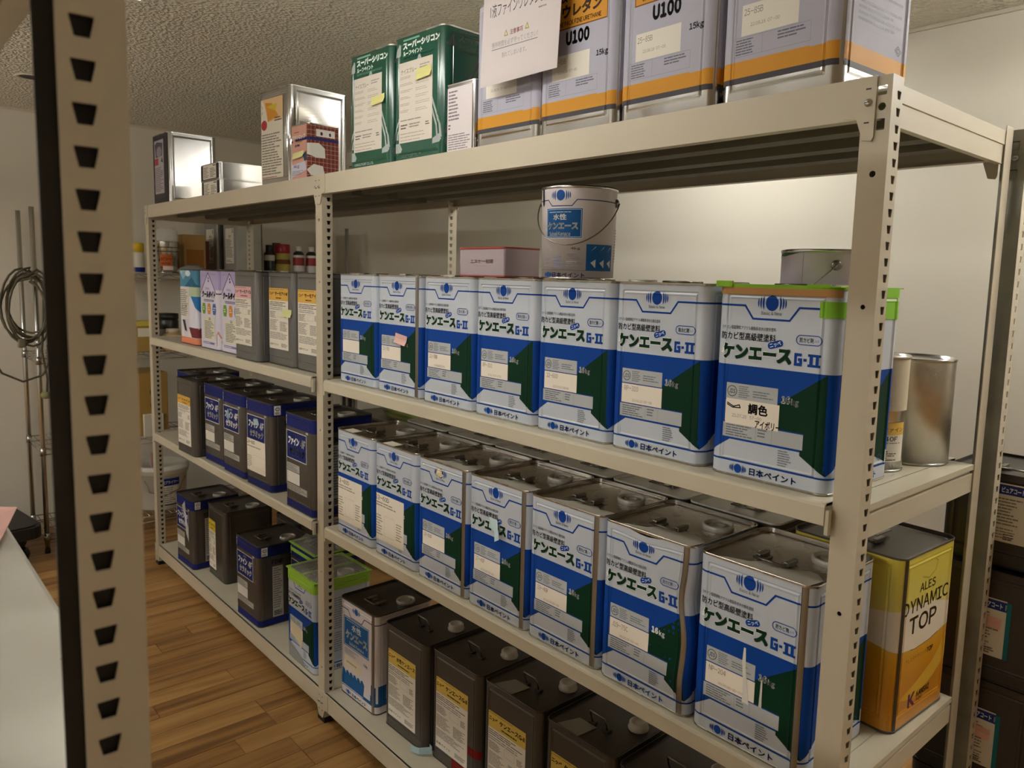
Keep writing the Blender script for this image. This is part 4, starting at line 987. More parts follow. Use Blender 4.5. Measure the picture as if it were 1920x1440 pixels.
# bottom shelf, right bay
YH = '#d9b95c'
tin('paint_can', 'white and blue can with wave pattern on the bottom shelf by the centre post', -0.057, 0.175, zb, KM, COATP, DARKL, 1.5, ART_WAVE, 0)
GB = 'dark grey cans with yellow headed labels on the bottom shelf'
lbs = [(0.219, 0.189, '水性ケンエース', 'dark grey can with a yellow-headed label, beside the white and blue wave can'), (0.463, 0.208, 'ケンエースG-II', 'dark grey can with a yellow-headed label, red tape patch and pale blue tag'),
       (0.706, 0.217, 'ケンエースG-II', 'dark grey can with lid paper, third grey one from the wave-pattern can'), (0.957, 0.222, 'ケンエースG-II', 'dark grey can in the bottom row below the stamped 19-40F can'), (1.205, 0.222, 'ケンエースG-II', 'dark grey can in the bottom row below the dented can'), (1.449, 0.222, 'ケンエースG-II', 'nearest dark grey can of the bottom row by the front post')]
for i, (x, yy, tt, lb) in enumerate(lbs):
    o = grey(lb, x, yy, zb, 'spec_' + tt, spec(-92, 42, 64, 268, YH, 48, tt, '#3a2a12'), 1.0, GB, H_BAIL, CAP_KNOB)
    if i in (2, 3):
        mb = MB(); mb.add([(-0.085, -0.108, 0.3425), (-0.010, -0.108, 0.3425), (-0.002, -0.045, 0.3428), (-0.062, -0.045, 0.3428)], [(0,1,2,3)], ink('#8f8d80', 0.5)); mb.build('lid_paper', o)
    if i == 1:
        sheet(o, KM, [('r', '#7c1c18', 66, 92, 120, 118), ('r', '#7c1c18', -10, 4, 50, 40)], 'red_tape', 1.0)
        mb = MB(); mb.add([(-0.118, -0.120, 0.012), (-0.100, -0.124, 0.012), (-0.130, -0.150, 0.006), (-0.165, -0.158, 0.002), (-0.168, -0.158, 0.022), (-0.132, -0.150, 0.027), (-0.100, -0.124, 0.035), (-0.118, -0.120, 0.035)], [(0,1,6,7),(1,2,5,6),(2,3,4,5)], ink('#a9c4cc', 0.6)); mb.build('paper_tag', o)
# back row glimpsed on the second shelf beside the centre post
grey('dark grey can glimpsed between the centre post and the first blue can', -0.03, 0.40, z2)

# left bay, second shelf
tin('paint_can', 'teal and salmon roof coating can at the far left of the second shelf', -1.574, 0.135, z2, KM, COATL, DARKL, 0, ART_ROOF, None)
GC = 'lilac heat shield cans'
tin('paint_can', 'lilac house-pattern can next to the teal roof can', -1.302, 0.137, z2, KM, COATL, DARKL, 0, ART_COOL, None, group=GC)
tin('paint_can', 'lilac house-pattern can next to the pink-labelled grey can', -1.062, 0.142, z2, KM, COATL, DARKL, 0, ART_COOL, None, group=GC)
GT = 'grey cans with tall labels on the second shelf'
DG = mat('coat_mid_grey', '#6b6967', 0.34, 0.35)
c4 = grey('mid grey can with a pink-headed label beside the lilac cans', -0.815, 0.108, z2, 'pinkspec', spec(-102, 58, 62, 288, '#e0b0b4', 46, 'サーモアイSi', '#6a2a2c'), 0, GT, bodym=DG)
c5 = grey('mid grey can with a yellow-headed label and pale yellow sticky note', -0.575, 0.145, z2, 'yelspec', spec(-96, 60, 70, 288, '#dcae55', 46, 'サーモアイ4F', '#5a2a16'), 0, GT, bodym=DG)
c6 = grey('mid grey can with a yellow-headed label half hidden by the centre post', -0.337, 0.150, z2, 'yelspec', [], 0, GT, bodym=DG)
sheet_cached(c6, 'yelspec', KM, [])
postit(c5, KM, '#dcdba0', 20, 184, 100, 212, 1.5, 0.0)
# left bay, third shelf
GN = 'navy and grey ceramic paint cans'
navy('navy and grey can at the far left end of the third shelf, half hidden', -1.739, 0.16, z3, 0, GN)
grey('dark grey can with a yellow-headed label between navy banded cans on the third shelf', -1.487, 0.083, z3, 'spec_4f', spec(-96, 40, 66, 268, '#d9a94e', 40, 'ファイン', '#5a3a16'), 1.5)
navy('navy and grey can just right of the labelled grey can on the third shelf', -1.232, 0.122, z3, 1.5, GN)
o = navy('navy and grey can with a pale blue star sticker on the third shelf', -0.988, 0.115, z3, 1.0, GN)
sheet(o, KM, [('p', '#8fb0bf', [(-62, 262), (-46, 274), (-38, 252), (-24, 246), (-40, 236), (-42, 212), (-56, 230), (-70, 232)])], 'sticker')
o = navy('navy and grey can with a big white slip 29-60D on the third shelf', -0.735, 0.117, z3, 2.0, GN)
sheet(o, KM, [('r', '#e8e0cf', -106, 56, 64, 186), ('t', TXT, '29-60D', -98, 166, -30, 180, 0.02), ('f', '#8d8478', -98, 152, 50, 160, 1), ('f', '#9d9488', -98, 70, -58, 120, 7), ('s', '#b5ab9d', 0.7, [(-50, 74), (56, 74), (56, 124), (-50, 124)], True)], 'white_slip')
sheet(o, KM, [('p', '#a9c6cc', [(-40, 268), (0, 274), (12, 252), (-20, 246), (-36, 254)])], 'sticker')
navy('navy and grey can nearest the centre post on the third shelf', -0.346, 0.107, z3, 0, GN)
# left bay, bottom shelf
o = navy('navy and grey can with torn foil label at the far left of the bottom shelf', -1.723, 0.137, zb, 1.5, GN)
sheet(o, KM, [('p', '#b9b8bc', [(-20, 300), (20, 330), (30, 250), (60, 200), (64, 130), (30, 160), (10, 240)]), ('p', '#d9d8da', [(10, 280), (40, 260), (44, 200), (22, 220)])], 'torn_foil')
grey('dark grey can with a worn yellow-headed label on the left bottom shelf', -1.448, 0.197, zb, 'spec_old', spec(-108, 34, -6, 272, '#cdb238', 52, 'ファイン', '#4a3a12'), -1)
navy('navy and grey can in the middle of the left bottom shelf', -0.918, 0.135, zb, 1.5, GN)
o = grey('dark grey can with lid paper behind a navy can on the bottom shelf', -1.09, 0.385, zb, 'spec_back', spec(-108, 40, 40, 268, YH, 60, 'ニッペ', '#4a3a12'))
mb = MB(); mb.add([(-0.07, -0.07, 0.3425), (0.05, -0.09, 0.3425), (0.085, -0.01, 0.3425), (-0.03, 0.02, 0.3425)], [(0,1,2,3)], ink('#9a978a', 0.6)); mb.build('lid_paper', o)
FILM = mat('plastic_film', '#cfcfc8', 0.12, 0.0)
FILM.node_tree.nodes['Principled BSDF'].inputs['Alpha'].default_value = 0.32
TAPE = mat('green_tape', '#93bf35', 0.5)
def bagged(t, mp, lump, seed, band=(322, 350)):
    """clear plastic film over the lid, held by a green tape collar"""
    mb = MB(); n = 12; rgn = random.Random(seed); vs = []; W = mp.w/2000+0.002
    for j in range(n+1):
        for i in range(n+1):
            x = -W+2*W*i/n; y_ = -W+2*W*j/n; e = min(i, j, n-i, n-j)
            vs.append((x, y_, mp.h/1000 + (0.002 if e == 0 else 0.004 + rgn.uniform(0, lump)*min(1, e/2))))
    mb.add(vs, [(j*(n+1)+i, j*(n+1)+i+1, (j+1)*(n+1)+i+1, (j+1)*(n+1)+i) for j in range(n) for i in range(n)], FILM, True); mb.build('plastic_film', t)
    H_ = mp.P_/2-0.5
    link('tape_collar', artwork('tape_collar', mp, [('r', TAPE, -H_, band[0], H_, band[1])], 1.6), t)
    mb = MB()
    for x0, y0, x1, y1 in ((-W, -W, W, -W+0.012), (-W, W-0.012, W, W), (-W, -W+0.012, -W+0.012, W-0.012), (W-0.012, -W+0.012, W, W-0.012)): mb.box(x0, y0, mp.h/1000-0.001, x1, y1, mp.h/1000+0.0035, TAPE, 0.001)
    mb.build('tape_rim', t)
o = navy('navy can under crumpled clear plastic with a green tape collar, behind the taped blue can', -0.676, 0.268, zb, 0)
bagged(o, KM, 0.035, 4, (318, 334))
o = ace('grimy blue and white can with a lime green tape collar and plastic film', -0.419, 0.141, zb)
bagged(o, KM, 0.008, 9, (308, 350))
mb = MB(); mb.box(-0.006, -0.108, 0.3488, 0.008, 0.108, 0.3528, TAPE, 0.001); mb.build('tape_strip', o)
sheet(o, KM, [('p', '#d8cba8', [(-84, 148), (10, 140), (14, 96), (6, 60), (-20, 84), (-82, 96)]), ('p', '#8d8f8e', [(-110, 66), (20, 30), (40, 4), (-110, 4)])], 'stained_label', 1.0)

# ------------------------------------------------------------------ top shelf
zt += 0.0002
def paperlabel(ops): return ops
t = tin('tin_can', 'tall bright square tin with dark front at the left end of the top shelf', -1.945, 0.139, zt, KU, TINB, TIN, 0, None, None, H_FLAT, None, 'tin')
sheet(t, KU, [('r', '#3f3a3e', -112, 8, 112, 342), ('r', '#a9a3aa', -80, 60, 62, 318), ('p', '#57505c', [(-74, 300), (-40, 312), (50, 300), (40, 240), (-60, 236)]), ('e', '#8f8793', -8, 262, 40, 26), ('r', '#a8433f', -78, 200, -20, 232), ('p', '#33333f', [(20, 214), (40, 236), (52, 206)]), ('f', '#6f6a6c', -74, 70, 54, 190, 14)])  # dark full-face panel paints the tin's dark reflection in, label on top
KF = CanMap(234, 234, 70, 16, False)
GF = 'flat bright tins'
for k in range(2):
    t = tin('tin_can', ('upper' if k else 'lower') + ' of two stacked flat bright tins with printed labels on the top shelf', -1.240 - 0.006*k, 0.134, zt+k*0.0712, KF, TINB, TIN, 0, None, None, None, None, 'tin', GF)
    sheet_cached(t, 'flatlab', KF, [('r', '#3b3638', -114, 3, 104, 67), ('r', '#dcd6ca', -78, 7, 78, 66), ('f', '#6f6a63', -72, 12, -6, 58, 7), ('f', '#6f6a63', 6, 12, 72, 52, 6), ('r', '#3a3632', 40, 58, 72, 62)])
KUD = CanMap(234, 234, 348, 21, True, 24, 16, 30).dense(9)
T3 = tin('tin_can', 'tall bright square tin with a colourful front label behind the brown tile-pattern can', -0.598, 0.139, zt, KUD, TINB, TIN, 4, None, None, H_FLAT, None, 'tin')
sheet(T3, KUD, [('r', '#d6cdbd', -104, 32, 62, 318), ('p', '#d8b58a', [(-90, 318), (62, 318), (62, 240), (-40, 236)]), ('p', '#c98b3a', [(-70, 306), (-20, 300), (30, 250), (-50, 236)]), ('p', '#c9b23a', [(-60, 290), (20, 296), (10, 270)]), ('e', '#a83a3c', -78, 226, 22, 18), ('f', '#3a3632', 0, 232, 56, 250, 2), ('f', '#7c766c', -96, 44, 54, 196, 16), ('f', '#8c3a30', -96, 34, 40, 40, 1), ('s', '#4a4038', 1.5, [(-96, 300), (-88, 282), (-96, 262)])])
def kick(p):     # knocked-in lower corner
    x, y, z = p; a = math.exp(-((x-0.117)/0.05)**2 - ((y+0.09)/0.06)**2 - ((z-0.16)/0.07)**2); return Vector((x-0.022*a, y+0.012*a, z))
dent(T3, kick)
KT = CanMap(128, 118, 196, 10, False)
t = tin('tin_can', 'small pink and brown tile-pattern tin standing in front of the tall bright tin', -0.386, 0.079, zt, KT, mat('coat_pink', '#c99383', 0.35), TIN, 2, None, None, None, None, 'tin')
c = KT.cen[1]; o = [('r', '#6e3327', c-59-8, 2, c+59+10, 194)]
for k in range(9): o.append(('s', '#c8a898', 0.8, [(c-64+k*15, 2), (c-64+k*15, 194)]))
for k in range(13): o.append(('s', '#c8a898', 0.8, [(c-67, 8+k*15), (c+68, 8+k*15)]))
o += [('r', '#2b2a5c', -30, 140, c+68, 150), ('r', '#2b2a5c', -64, 138, -46, 144), ('r', '#d8cfc8', c-30, 154, c+40, 178), ('e', '#3a3440', c-10, 164, 5, 6), ('e', '#3a3440', c+22, 164, 4, 6), ('p', '#cfc9c0', [(c-64, 128), (c-20, 132), (c+2, 116), (c+4, 84), (c-30, 82), (c-64, 92)]), ('p', '#cfc9c0', [(c-64, 40), (c-40, 60), (c-6, 56), (c+4, 20), (c-50, 22)]),
      ('t', WH, 'ガキシロップ', -52, 146, 44, 162, 0.03), ('f', '#7c2e28', -36, 168, 12, 173, 1), ('t', '#d9b23c', '下地調整', -34, 134, 24, 141, 0.02), ('t', '#38407c', '主剤', -34, 122, 2, 130, 0.02), ('p', '#2f4a5e', [(26, 92), (50, 104), (56, 72), (36, 70)]), ('p', '#c6c4d4', [(-56, 62), (40, 70), (52, 40), (-58, 20)]), ('t', '#3a4a86', '4kg', -42, 48, 0, 62, 0.02), ('f', '#8a88a0', -52, 26, 30, 42, 3)]
sheet(t, KT, o, 'printed_artwork', 0.3)
postit(t, KT, '#dcd99a', -46, 82, 34, 104, 1.2, 0.06)
KQ = CanMap(60, 90, 92, 5, False)
t = tin('tin_can', 'small white tin peeking out behind the tall bright tin', -0.602, 0.352, zt, KQ, mat('coat_cream', '#d8d2c8', 0.4), TIN, 0, None, None, None, None, 'tin'); sheet(t, KQ, [('r', '#3a3632', -28, 4, 28, 10), ('f', '#8f897e', -24, 20, 22, 80, 6)], 'printed_artwork', 0.3)
KQ2 = CanMap(52, 90, 104, 5, False)
tin('tin_can', 'second small pale tin between the tall bright tin and the green cans', -0.540, 0.352, zt, KQ2, mat('coat_pale', '#cbc6bc', 0.4), TIN, 0, None, None, None, None, 'tin')
GG = 'green roof silicone cans'
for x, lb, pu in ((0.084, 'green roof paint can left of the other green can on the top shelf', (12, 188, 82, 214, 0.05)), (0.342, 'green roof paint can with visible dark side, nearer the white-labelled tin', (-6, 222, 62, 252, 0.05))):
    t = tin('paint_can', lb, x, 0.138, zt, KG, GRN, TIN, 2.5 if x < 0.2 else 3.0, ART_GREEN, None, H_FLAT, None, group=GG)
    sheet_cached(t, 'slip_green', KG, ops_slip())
    postit(t, KG, '#d6d08c', *pu[:4], 1.5, pu[4])
KW = CanMap(118, 118, 186, 9, False)
t = tin('tin_can', 'small square tin with a big white label between the green can and the paper notice', 0.536, 0.086, zt, KW, TINB, TIN, 1.5, None, None, None, None, 'tin')
sheet(t, KW, [('r', '#d8cfd0', -54, 4, 50, 176), ('f', '#7c7078', -48, 92, 0, 170, 9), ('f', '#8c8084', -48, 12, 44, 60, 8), ('r', '#6a4a6c', -50, 6, -20, 14), ('f', '#4a4448', -48, 70, -38, 86, 2)])
GU = 'white and orange one-pack urethane cans'
for x, y_, r_, lb in ((0.724, 0.138, 1.5, 'white and orange urethane can left behind the paper notice, next to the small white-labelled tin'), (0.963, 0.136, 1.0, 'white and orange urethane can right behind the paper notice, partly covered by it'),
                  (1.208, 0.135, -1.0, 'white and orange urethane can standing free right of the notice, label 25-85B'), (1.452, 0.137, -2.5, 'nearest white and orange urethane can at the right end of the top shelf')):
    tin('paint_can', lb, x, y_, zt, KU, TINB, TIN, r_, ART_U, None, H_FLAT, None, group=GU)
# paper notice taped over two of them
FL = Flat()
sg = [('p', '#c9bfbe', [(-128, 2), (128, 6), (138, 192), (134, 210), (-118, 216)]), ('t', '#3b3538', '1液ファインウレタンU100', -95, 152, 108, 182, 0.0), ('f', '#8d8586', 66, 140, 106, 147, 1),
      ('t', '#a05a5c', '注意事項', -26, 104, 18, 116, 0.02), ('p', '#9a9440', [(-46, 104), (-32, 104), (-39, 119)]), ('p', '#d8cfc6', [(-42, 106.5), (-36, 106.5), (-39, 114)]), ('p', '#9a9440', [(24, 106), (38, 106), (31, 121)]), ('p', '#d8cfc6', [(28, 108.5), (34, 108.5), (31, 116)]),
      ('t', '#8d8586', '攪拌時間を必ず守ってください！', -88, 84, 66, 97, 0.0), ('r', '#6d6566', -88, 79.5, 66, 81), ('t', '#8d8586', '割れてしまいます。', -52, 58, 30, 70, 0.0)]
nt_ = empty('paper_notice', (0.814, -0.020, 2.024), math.radians(2.0), 'white paper notice with Japanese text hung in front of the urethane cans', 'notice')
link('sheet', artwork('sheet', FL, sg, 0.3, 0.02), nt_)
mb = MB(); mb.add([FL.P(u, v, -0.2) for u, v in ((-128, 2), (128, 6), (138, 192), (134, 210), (-118, 216))], [(4,3,2,1,0)], ink('#bdb3b2')); mb.build('sheet_back', nt_)
mb = MB()
for x in (-0.06, 0.08): mb.box(x-0.022, 0.0, 0.19, x+0.022, 0.012, 0.205, ink('#d8d4c8'))
mb.build('tape_strip', nt_)
# ------------------------------------------------------------------ wire rack on the left wall
CHR = mat('chrome', '#c9c8c6', 0.2, 1.0); CHRD = mat('chrome_dull', '#b4b2ae', 0.22, 1.0)
wr = empty('wire_rack', (-2.85, 0.5, 0), 0, 'chrome wire shelving unit along the left wall', 'rack')
wx0, wx1, wy0, wy1 = -3.055+2.85, -2.64+2.85, -0.417-0.5, 1.41-0.5
for x in (wx0, wx1):
    for y_ in (wy0, wy1):
        mb = MB(); mb.tube([(x, y_, 0.02), (x, y_, 1.885)], 0.0125, CHR, 14); p_ = mb.build('post', wr)
        mb = MB(); mb.lathe([(0.0001, 0.0), (0.014, 0.0), (0.014, 0.022), (0.0125, 0.024)], BLACK, (x, y_, 0), 14); mb.build('foot_cap', p_)
WZ = (0.11, 0.59, 1.09, 1.55)
for zz in WZ:
    mb = MB()
    for x in (wx0, wx1):
        for dz in (0, -0.032): mb.tube([(x, wy0, zz+dz-0.004), (x, wy1, zz+dz-0.004)], 0.0032, CHR, 6)
    for y_ in (wy0, wy1):
        for dz in (0, -0.032): mb.tube([(wx0, y_, zz+dz-0.004), (wx1, y_, zz+dz-0.004)], 0.0032, CHR, 6)
    n = 22
    mb.tube([(wx1, wy0+0.02+(wy1-wy0-0.04)*k/n, zz-0.006-(0.026 if k % 2 else 0)) for k in range(n+1)], 0.0022, CHR, 5, smooth=False)
    mb.tube([(wx0+0.02+(wx1-wx0-0.04)*k/6, wy0, zz-0.006-(0.026 if k % 2 else 0)) for k in range(7)], 0.0022, CHR, 5, smooth=False)
    for x in (wx0, wx1):
        for y_ in (wy0, wy1): mb.lathe([(0.0128, -0.04), (0.016, -0.04), (0.0145, 0.004), (0.0128, 0.004)], CHRD, (x, y_, zz), 14)
    s_ = mb.build('shelf', wr)
    mb = MB(); k = 0
    y_ = wy0+0.02
    while y_ < wy1:
        mb.tube([(wx0, y_, zz-0.002), (wx1, y_, zz-0.002)], 0.002, CHRD, 4); y_ += 0.03
    for q in (0.33, 0.66): mb.tube([(wx0+(wx1-wx0)*q, wy0, zz-0.0065), (wx0+(wx1-wx0)*q, wy1, zz-0.0065)], 0.003, CHRD, 5)
    tag(mb.build('wire_deck', s_), kind='stuff')
# extension cord coil
CORD = mat('cord_olive', '#4d4632', 0.6)
ec = empty('extension_cord', (-2.61, -0.46, 1.58), 0, 'coiled olive extension cord hanging from the wire rack post', 'cord')
path = []; rg = random.Random(5)
for k in range(7):
    ry = 0.085+0.02*rg.random(); rz = 0.15+0.05*rg.random(); cy = rg.uniform(-0.02, 0.02); cz = -0.19 - rg.uniform(0, 0.05)
    for q in range(20):
        a = PI/2 + 2*PI*q/20; path.append((0.012*math.sin(3*a+k) + 0.022 + 0.006*k*math.cos(a), cy+ry*math.cos(a), cz+rz*math.sin(a)))
mb = MB(); mb.tube(path, 0.0058, CORD, 7); mb.build('coil', ec)
mb = MB()
mb.tube([(0.03, 0.07, -0.15), (0.03, 0.06, -0.35), (0.03, 0.05, -0.45), (0.03, 0.07, -0.6), (0.03, 0.065, -0.68)], 0.0058, CORD, 7)
mb.tube([(0.03, 0.08, -0.42), (0.03, 0.09, -0.5), (0.03, 0.05, -0.58), (0.03, -0.04, -0.61), (0.03, -0.13, -0.56), (0.03, -0.2, -0.42)], 0.0058, CORD, 7)
mb.tube([(0.03, -0.12, -0.19), (0.03, -0.16, -0.19), (0.03, -0.22, -0.2)], 0.0058, CORD, 7)
mb.build('loose_end', ec)
mb = MB(); mb.box(0.01, -0.055, -0.43, 0.05, -0.022, -0.385, mat('plug_brown', '#6e6350', 0.5), 0.006); mb.build('plug', ec)
mb = MB(); mb.lathe([(0.0001, -0.02), (0.02, -0.016), (0.028, 0.0), (0.02, 0.016), (0.0001, 0.02)], mat('tie_khaki', '#7d7a4c', 0.7), (0.03, 0.06, -0.69), 10); mb.tube([(0.03, 0.08, -0.69), (0.03, 0.11, -0.67), (0.03, 0.13, -0.68)], 0.005, mat('tie_khaki', '#7d7a4c', 0.7), 6); mb.build('knotted_tie', ec)
# dolly
dl = empty('dolly', (-2.66, -0.68, 0), 0.15, 'black flat dolly on a round caster standing on the floor by the wire rack', 'dolly')
BLK = mat('black_plastic', '#191715', 0.5)
mb = MB(); pts = rrect(-0.25, -0.19, 0.25, 0.19, 0.07, 5); mb.prism(pts, 'z', 0.155, 0.215, BLK); mb.prism(rrect(-0.23, -0.17, 0.23, 0.17, 0.06, 5), 'z', 0.215, 0.222, BLK); mb.build('platform', dl)
for x, y_ in ((0.13, 0.10), (-0.15, 0.10), (0.13, -0.12), (-0.15, -0.12)):
    mb = MB(); mb.lathe([(0.0001, 0.0), (0.025, 0.004), (0.042, 0.02), (0.05, 0.05), (0.042, 0.08), (0.025, 0.096), (0.0001, 0.1)], mat('caster_gloss', '#0c0b0b', 0.15), (x, y_, 0), 18); w_ = mb.build('caster', dl)
    mb = MB(); mb.lathe([(0.03, 0.098), (0.036, 0.11), (0.036, 0.156)], BLK, (x, y_, 0), 14); mb.build('caster_housing', w_)
mb = MB(); mb.box(0.02, -0.03, 0.222, 0.08, 0.0, 0.2235, ink('#7a2a20')); mb.build('red_mark', dl)

# goods on the wire rack ----------------------------------------------------
def bottle(name, label, x, y_, z, prof, bands, cat='bottle', group=None, n=20):
    """prof: outline; bands: list of (part name, material, profile)"""
    t = empty(name, (x, y_, z), 0, label, cat, group)
    mb = MB(); mb.lathe(prof[0], prof[1], n=n); mb.build('body', t)
    for nm, m, pr in bands: mb = MB(); mb.lathe(pr, m, n=n); mb.build(nm, t)
    return t
def boxy(name, label, x, y_, z, w_, d_, h_, m, cat='box', group=None, parts=(), rot=0.0):
    t = empty(name, (x, y_, z), rot, label, cat, group)
    mb = MB(); mb.box(-w_/2, -d_/2, 0, w_/2, d_/2, h_, m, min(0.004, h_/6)); mb.build('body', t)
    for nm, mm, bx in parts: mb = MB(); mb.box(*bx, mm); mb.build(nm, t)
    return t
z4, z5, z6, z7 = 1.5506, 1.0906, 0.5906, 0.1106
CART = mat('cardboard', '#a07c45', 0.8); CARTD = mat('cardboard_dark', '#7d5a2e', 0.8); OFFW = mat('white_plastic', '#d9d5c8', 0.45)
bottle('bottle', 'white bottle with a bright yellow cap on the top wire shelf', -2.75, 0.118, z4, ([(0.0001, 0), (0.036, 0), (0.038, 0.004), (0.038, 0.11), (0.03, 0.125)], OFFW),
       [('cap', mat('cap_yellow', '#d8b41c', 0.35), [(0.031, 0.122), (0.036, 0.124), (0.036, 0.17), (0.03, 0.175), (0.0001, 0.175)]), ('label', ink('#1e2c78'), [(0.0384, 0.006), (0.0384, 0.034)])])
t = pail('paint_tin', 'round tin with an orange label and clear lid on the top wire shelf', -2.76, 0.285, z4+0.002, CylMap(66, 66, 190), TIN, TIN, 60, [('r', '#b5602c', -28, 40, 44, 112), ('t', '#3a2216', 'カビコート', -22, 76, 40, 96, 0.03), ('f', '#3a2216', -16, 52, 34, 66, 2), ('r', '#dcc6bc', -10, 20, 48, 44), ('r', '#2a2622', -205, 128, 205, 132), ('r', '#2a2622', -205, 152, 205, 156)], -4, False, cat='tin')
mb = MB(); CLR = mat('clear_plastic', '#e6e4e2', 0.1); CLR.node_tree.nodes['Principled BSDF'].inputs['Alpha'].default_value = 0.35
mb.lathe([(0.064, 0.1915), (0.062, 0.255), (0.05, 0.27), (0.0001, 0.272)], CLR, n=28); mb.build('clear_cover', t)
boxy('carton', 'brown cardboard carton with red print beside the orange-labelled tin', -2.82, 0.44, z4, 0.16, 0.13, 0.24, CART, 'box', None, [('printed_panel', ink('#8a5a26'), (0.0795, -0.05, 0.02, 0.0812, 0.05, 0.15))])
boxy('carton', 'narrow dark red carton between the brown carton and the tall tins', -2.93, 0.545, z4, 0.10, 0.06, 0.21, mat('carton_red', '#6e2618', 0.6))
KB = CanMap(228, 165, 346, 14, False)
for x, y_, lb in ((-2.955, 0.690, 'tall dark tin with a white label S at the wall, on the wire rack'), (-2.705, 0.722, 'tall tin with a white label S and plain seamed side, nearer on the wire rack')):
    t = tin('tin_can', lb, x, y_, z4, KB, mat('tin_aged', '#8f8b82', 0.34, 0.9, rvar=0.1, cvar=0.3, cscale=7), TIN, 0, None, None, H_FLAT, None, 'tin', 'tall labelled tins on the wire rack')
    sheet_cached(t, 'slab', KB, [('r', '#8d8a86', -112, 2, 112, 344), ('r', '#d9d4c6', -70, 74, 66, 290), ('t', TXT, 'S', 36, 262, 58, 284, 0.03), ('t', TXT, '黒サビ', -14, 232, 30, 250, 0.02), ('f', '#6c675f', -60, 110, 56, 226, 12), ('f', '#a3584e', -60, 80, 40, 98, 2)])
    sheet_cached(t, 'sseam', KB, [('r', ink('#4a463f'), KB.cen[1]+6, 4, KB.cen[1]+11, 342)], 'side_seam')
CAPW = mat('cap_white', '#ddd6d4', 0.4); REDP = mat('label_red', '#9c2a30', 0.45); BODYD = mat('bottle_dark', '#221c1c', 0.35)
sp = [(0.0001, 0), (0.034, 0), (0.036, 0.005), (0.036, 0.145), (0.03, 0.16), (0.016, 0.17)]
def spray(label, x, y_): 
    return bottle('bottle', label, x, y_, z4, (sp, BODYD), [('cap', CAPW, [(0.0165, 0.165), (0.0185, 0.167), (0.0185, 0.198), (0.016, 0.2), (0.0001, 0.2)]), ('label_red', REDP, [(0.0365, 0.075), (0.0365, 0.125)]), ('label_white', CAPW, [(0.0365, 0.02), (0.0365, 0.074)]), ('label_top', CAPW, [(0.0365, 0.126), (0.0365, 0.142)])], group='red and white labelled bottles')
spray('red and white labelled bottle with white cap, left of its twin', -2.69, 1.085); spray('red and white labelled bottle with white cap, beside the dark bottle', -2.69, 1.175)
bottle('bottle', 'yellow bottle with a wide red top on the wire rack', -2.72, 0.985, z4, ([(0.0001, 0), (0.05, 0), (0.052, 0.006), (0.048, 0.15)], mat('bottle_yellow', '#b0a048', 0.4)), [('cap', mat('cap_red', '#9c2028', 0.35), [(0.049, 0.15), (0.05, 0.152), (0.05, 0.205), (0.046, 0.21), (0.0001, 0.21)]), ('label', ink('#6e4a26'), [(0.0515, 0.08), (0.0502, 0.11)])])
bottle('spray_can', 'dark red spray can with a black neck behind the yellow bottle', -2.89, 1.02, z4, ([(0.0001, 0), (0.033, 0), (0.033, 0.17), (0.028, 0.185)], mat('can_maroon', '#5a161c', 0.35)), [('cap', BODYD, [(0.028, 0.184), (0.028, 0.222), (0.0001, 0.222)])], 'spray can')
bottle('bottle', 'black bottle with a white label and shiny cap at the right of the wire rack', -2.70, 1.275, z4, ([(0.0001, 0), (0.04, 0), (0.042, 0.006), (0.042, 0.13), (0.036, 0.145)], mat('bottle_black', '#262423', 0.3)), [('cap', CHRD, [(0.036, 0.143), (0.038, 0.146), (0.038, 0.195), (0.0001, 0.197)])])
bottle('bottle', 'small dark bottle with a pale label nearest the back post on the wire rack', -2.70, 0.889, z4, ([(0.0001, 0), (0.033, 0), (0.034, 0.004), (0.034, 0.14), (0.02, 0.16)], BODYD), [('label', ink('#c9c4b4'), [(0.0345, 0.10), (0.0345, 0.135)]), ('cap', BODYD, [(0.02, 0.158), (0.022, 0.16), (0.022, 0.2), (0.0001, 0.2)])])
def bag(name, label, x, y_, z, w_, d_, h_, m, seed, cat='bag', parts=None):
    rgn = random.Random(seed); mb = MB(); n, k = 16, 6; vs = []
    for j in range(k+1):
        f = j/k; s_ = (0.35 + 0.65*math.sin(PI*min(0.97, f*0.9+0.16)))
        for i in range(n):
            a = 2*PI*i/n; c_, s2 = math.cos(a), math.sin(a); q = 1/max(abs(c_), abs(s2))**0.55
            vs.append((w_/2*c_*q*s_*rgn.uniform(0.9, 1.0), d_/2*s2*q*s_*rgn.uniform(0.9, 1.0), max(0.0, h_*f + (rgn.uniform(-0.08, 0.08)*h_ if 0 < j else 0))))
    fs = [(j*n+i, j*n+(i+1) % n, (j+1)*n+(i+1) % n, (j+1)*n+i) for j in range(k) for i in range(n)] + [tuple(range(n))[::-1], tuple(k*n+i for i in range(n))]
    mb.add(vs, fs, m, True); return tag(mb.build(name, None, (x, y_, z)), label, cat)
bag('plastic_bag', 'crumpled grey plastic bag lying before the brown carton on the wire rack', -2.672, 0.40, z4, 0.06, 0.18, 0.055, mat('bag_grey', '#8f8d84', 0.35), 3)
boxy('packet', 'yellow folded packet on the middle wire shelf', -2.76, 0.135, z5+0.149, 0.12, 0.10, 0.03, mat('packet_yellow', '#c9b63c', 0.5), 'packet')
boxy('carton', 'ochre cardboard carton with a white sticker on the middle wire shelf', -2.76, 0.135, z5, 0.14, 0.12, 0.148, mat('carton_ochre', '#a3813c', 0.7), 'box', None, [('sticker', ink('#dcd6c4'), (0.0695, -0.045, 0.09, 0.0712, 0.02, 0.14))])
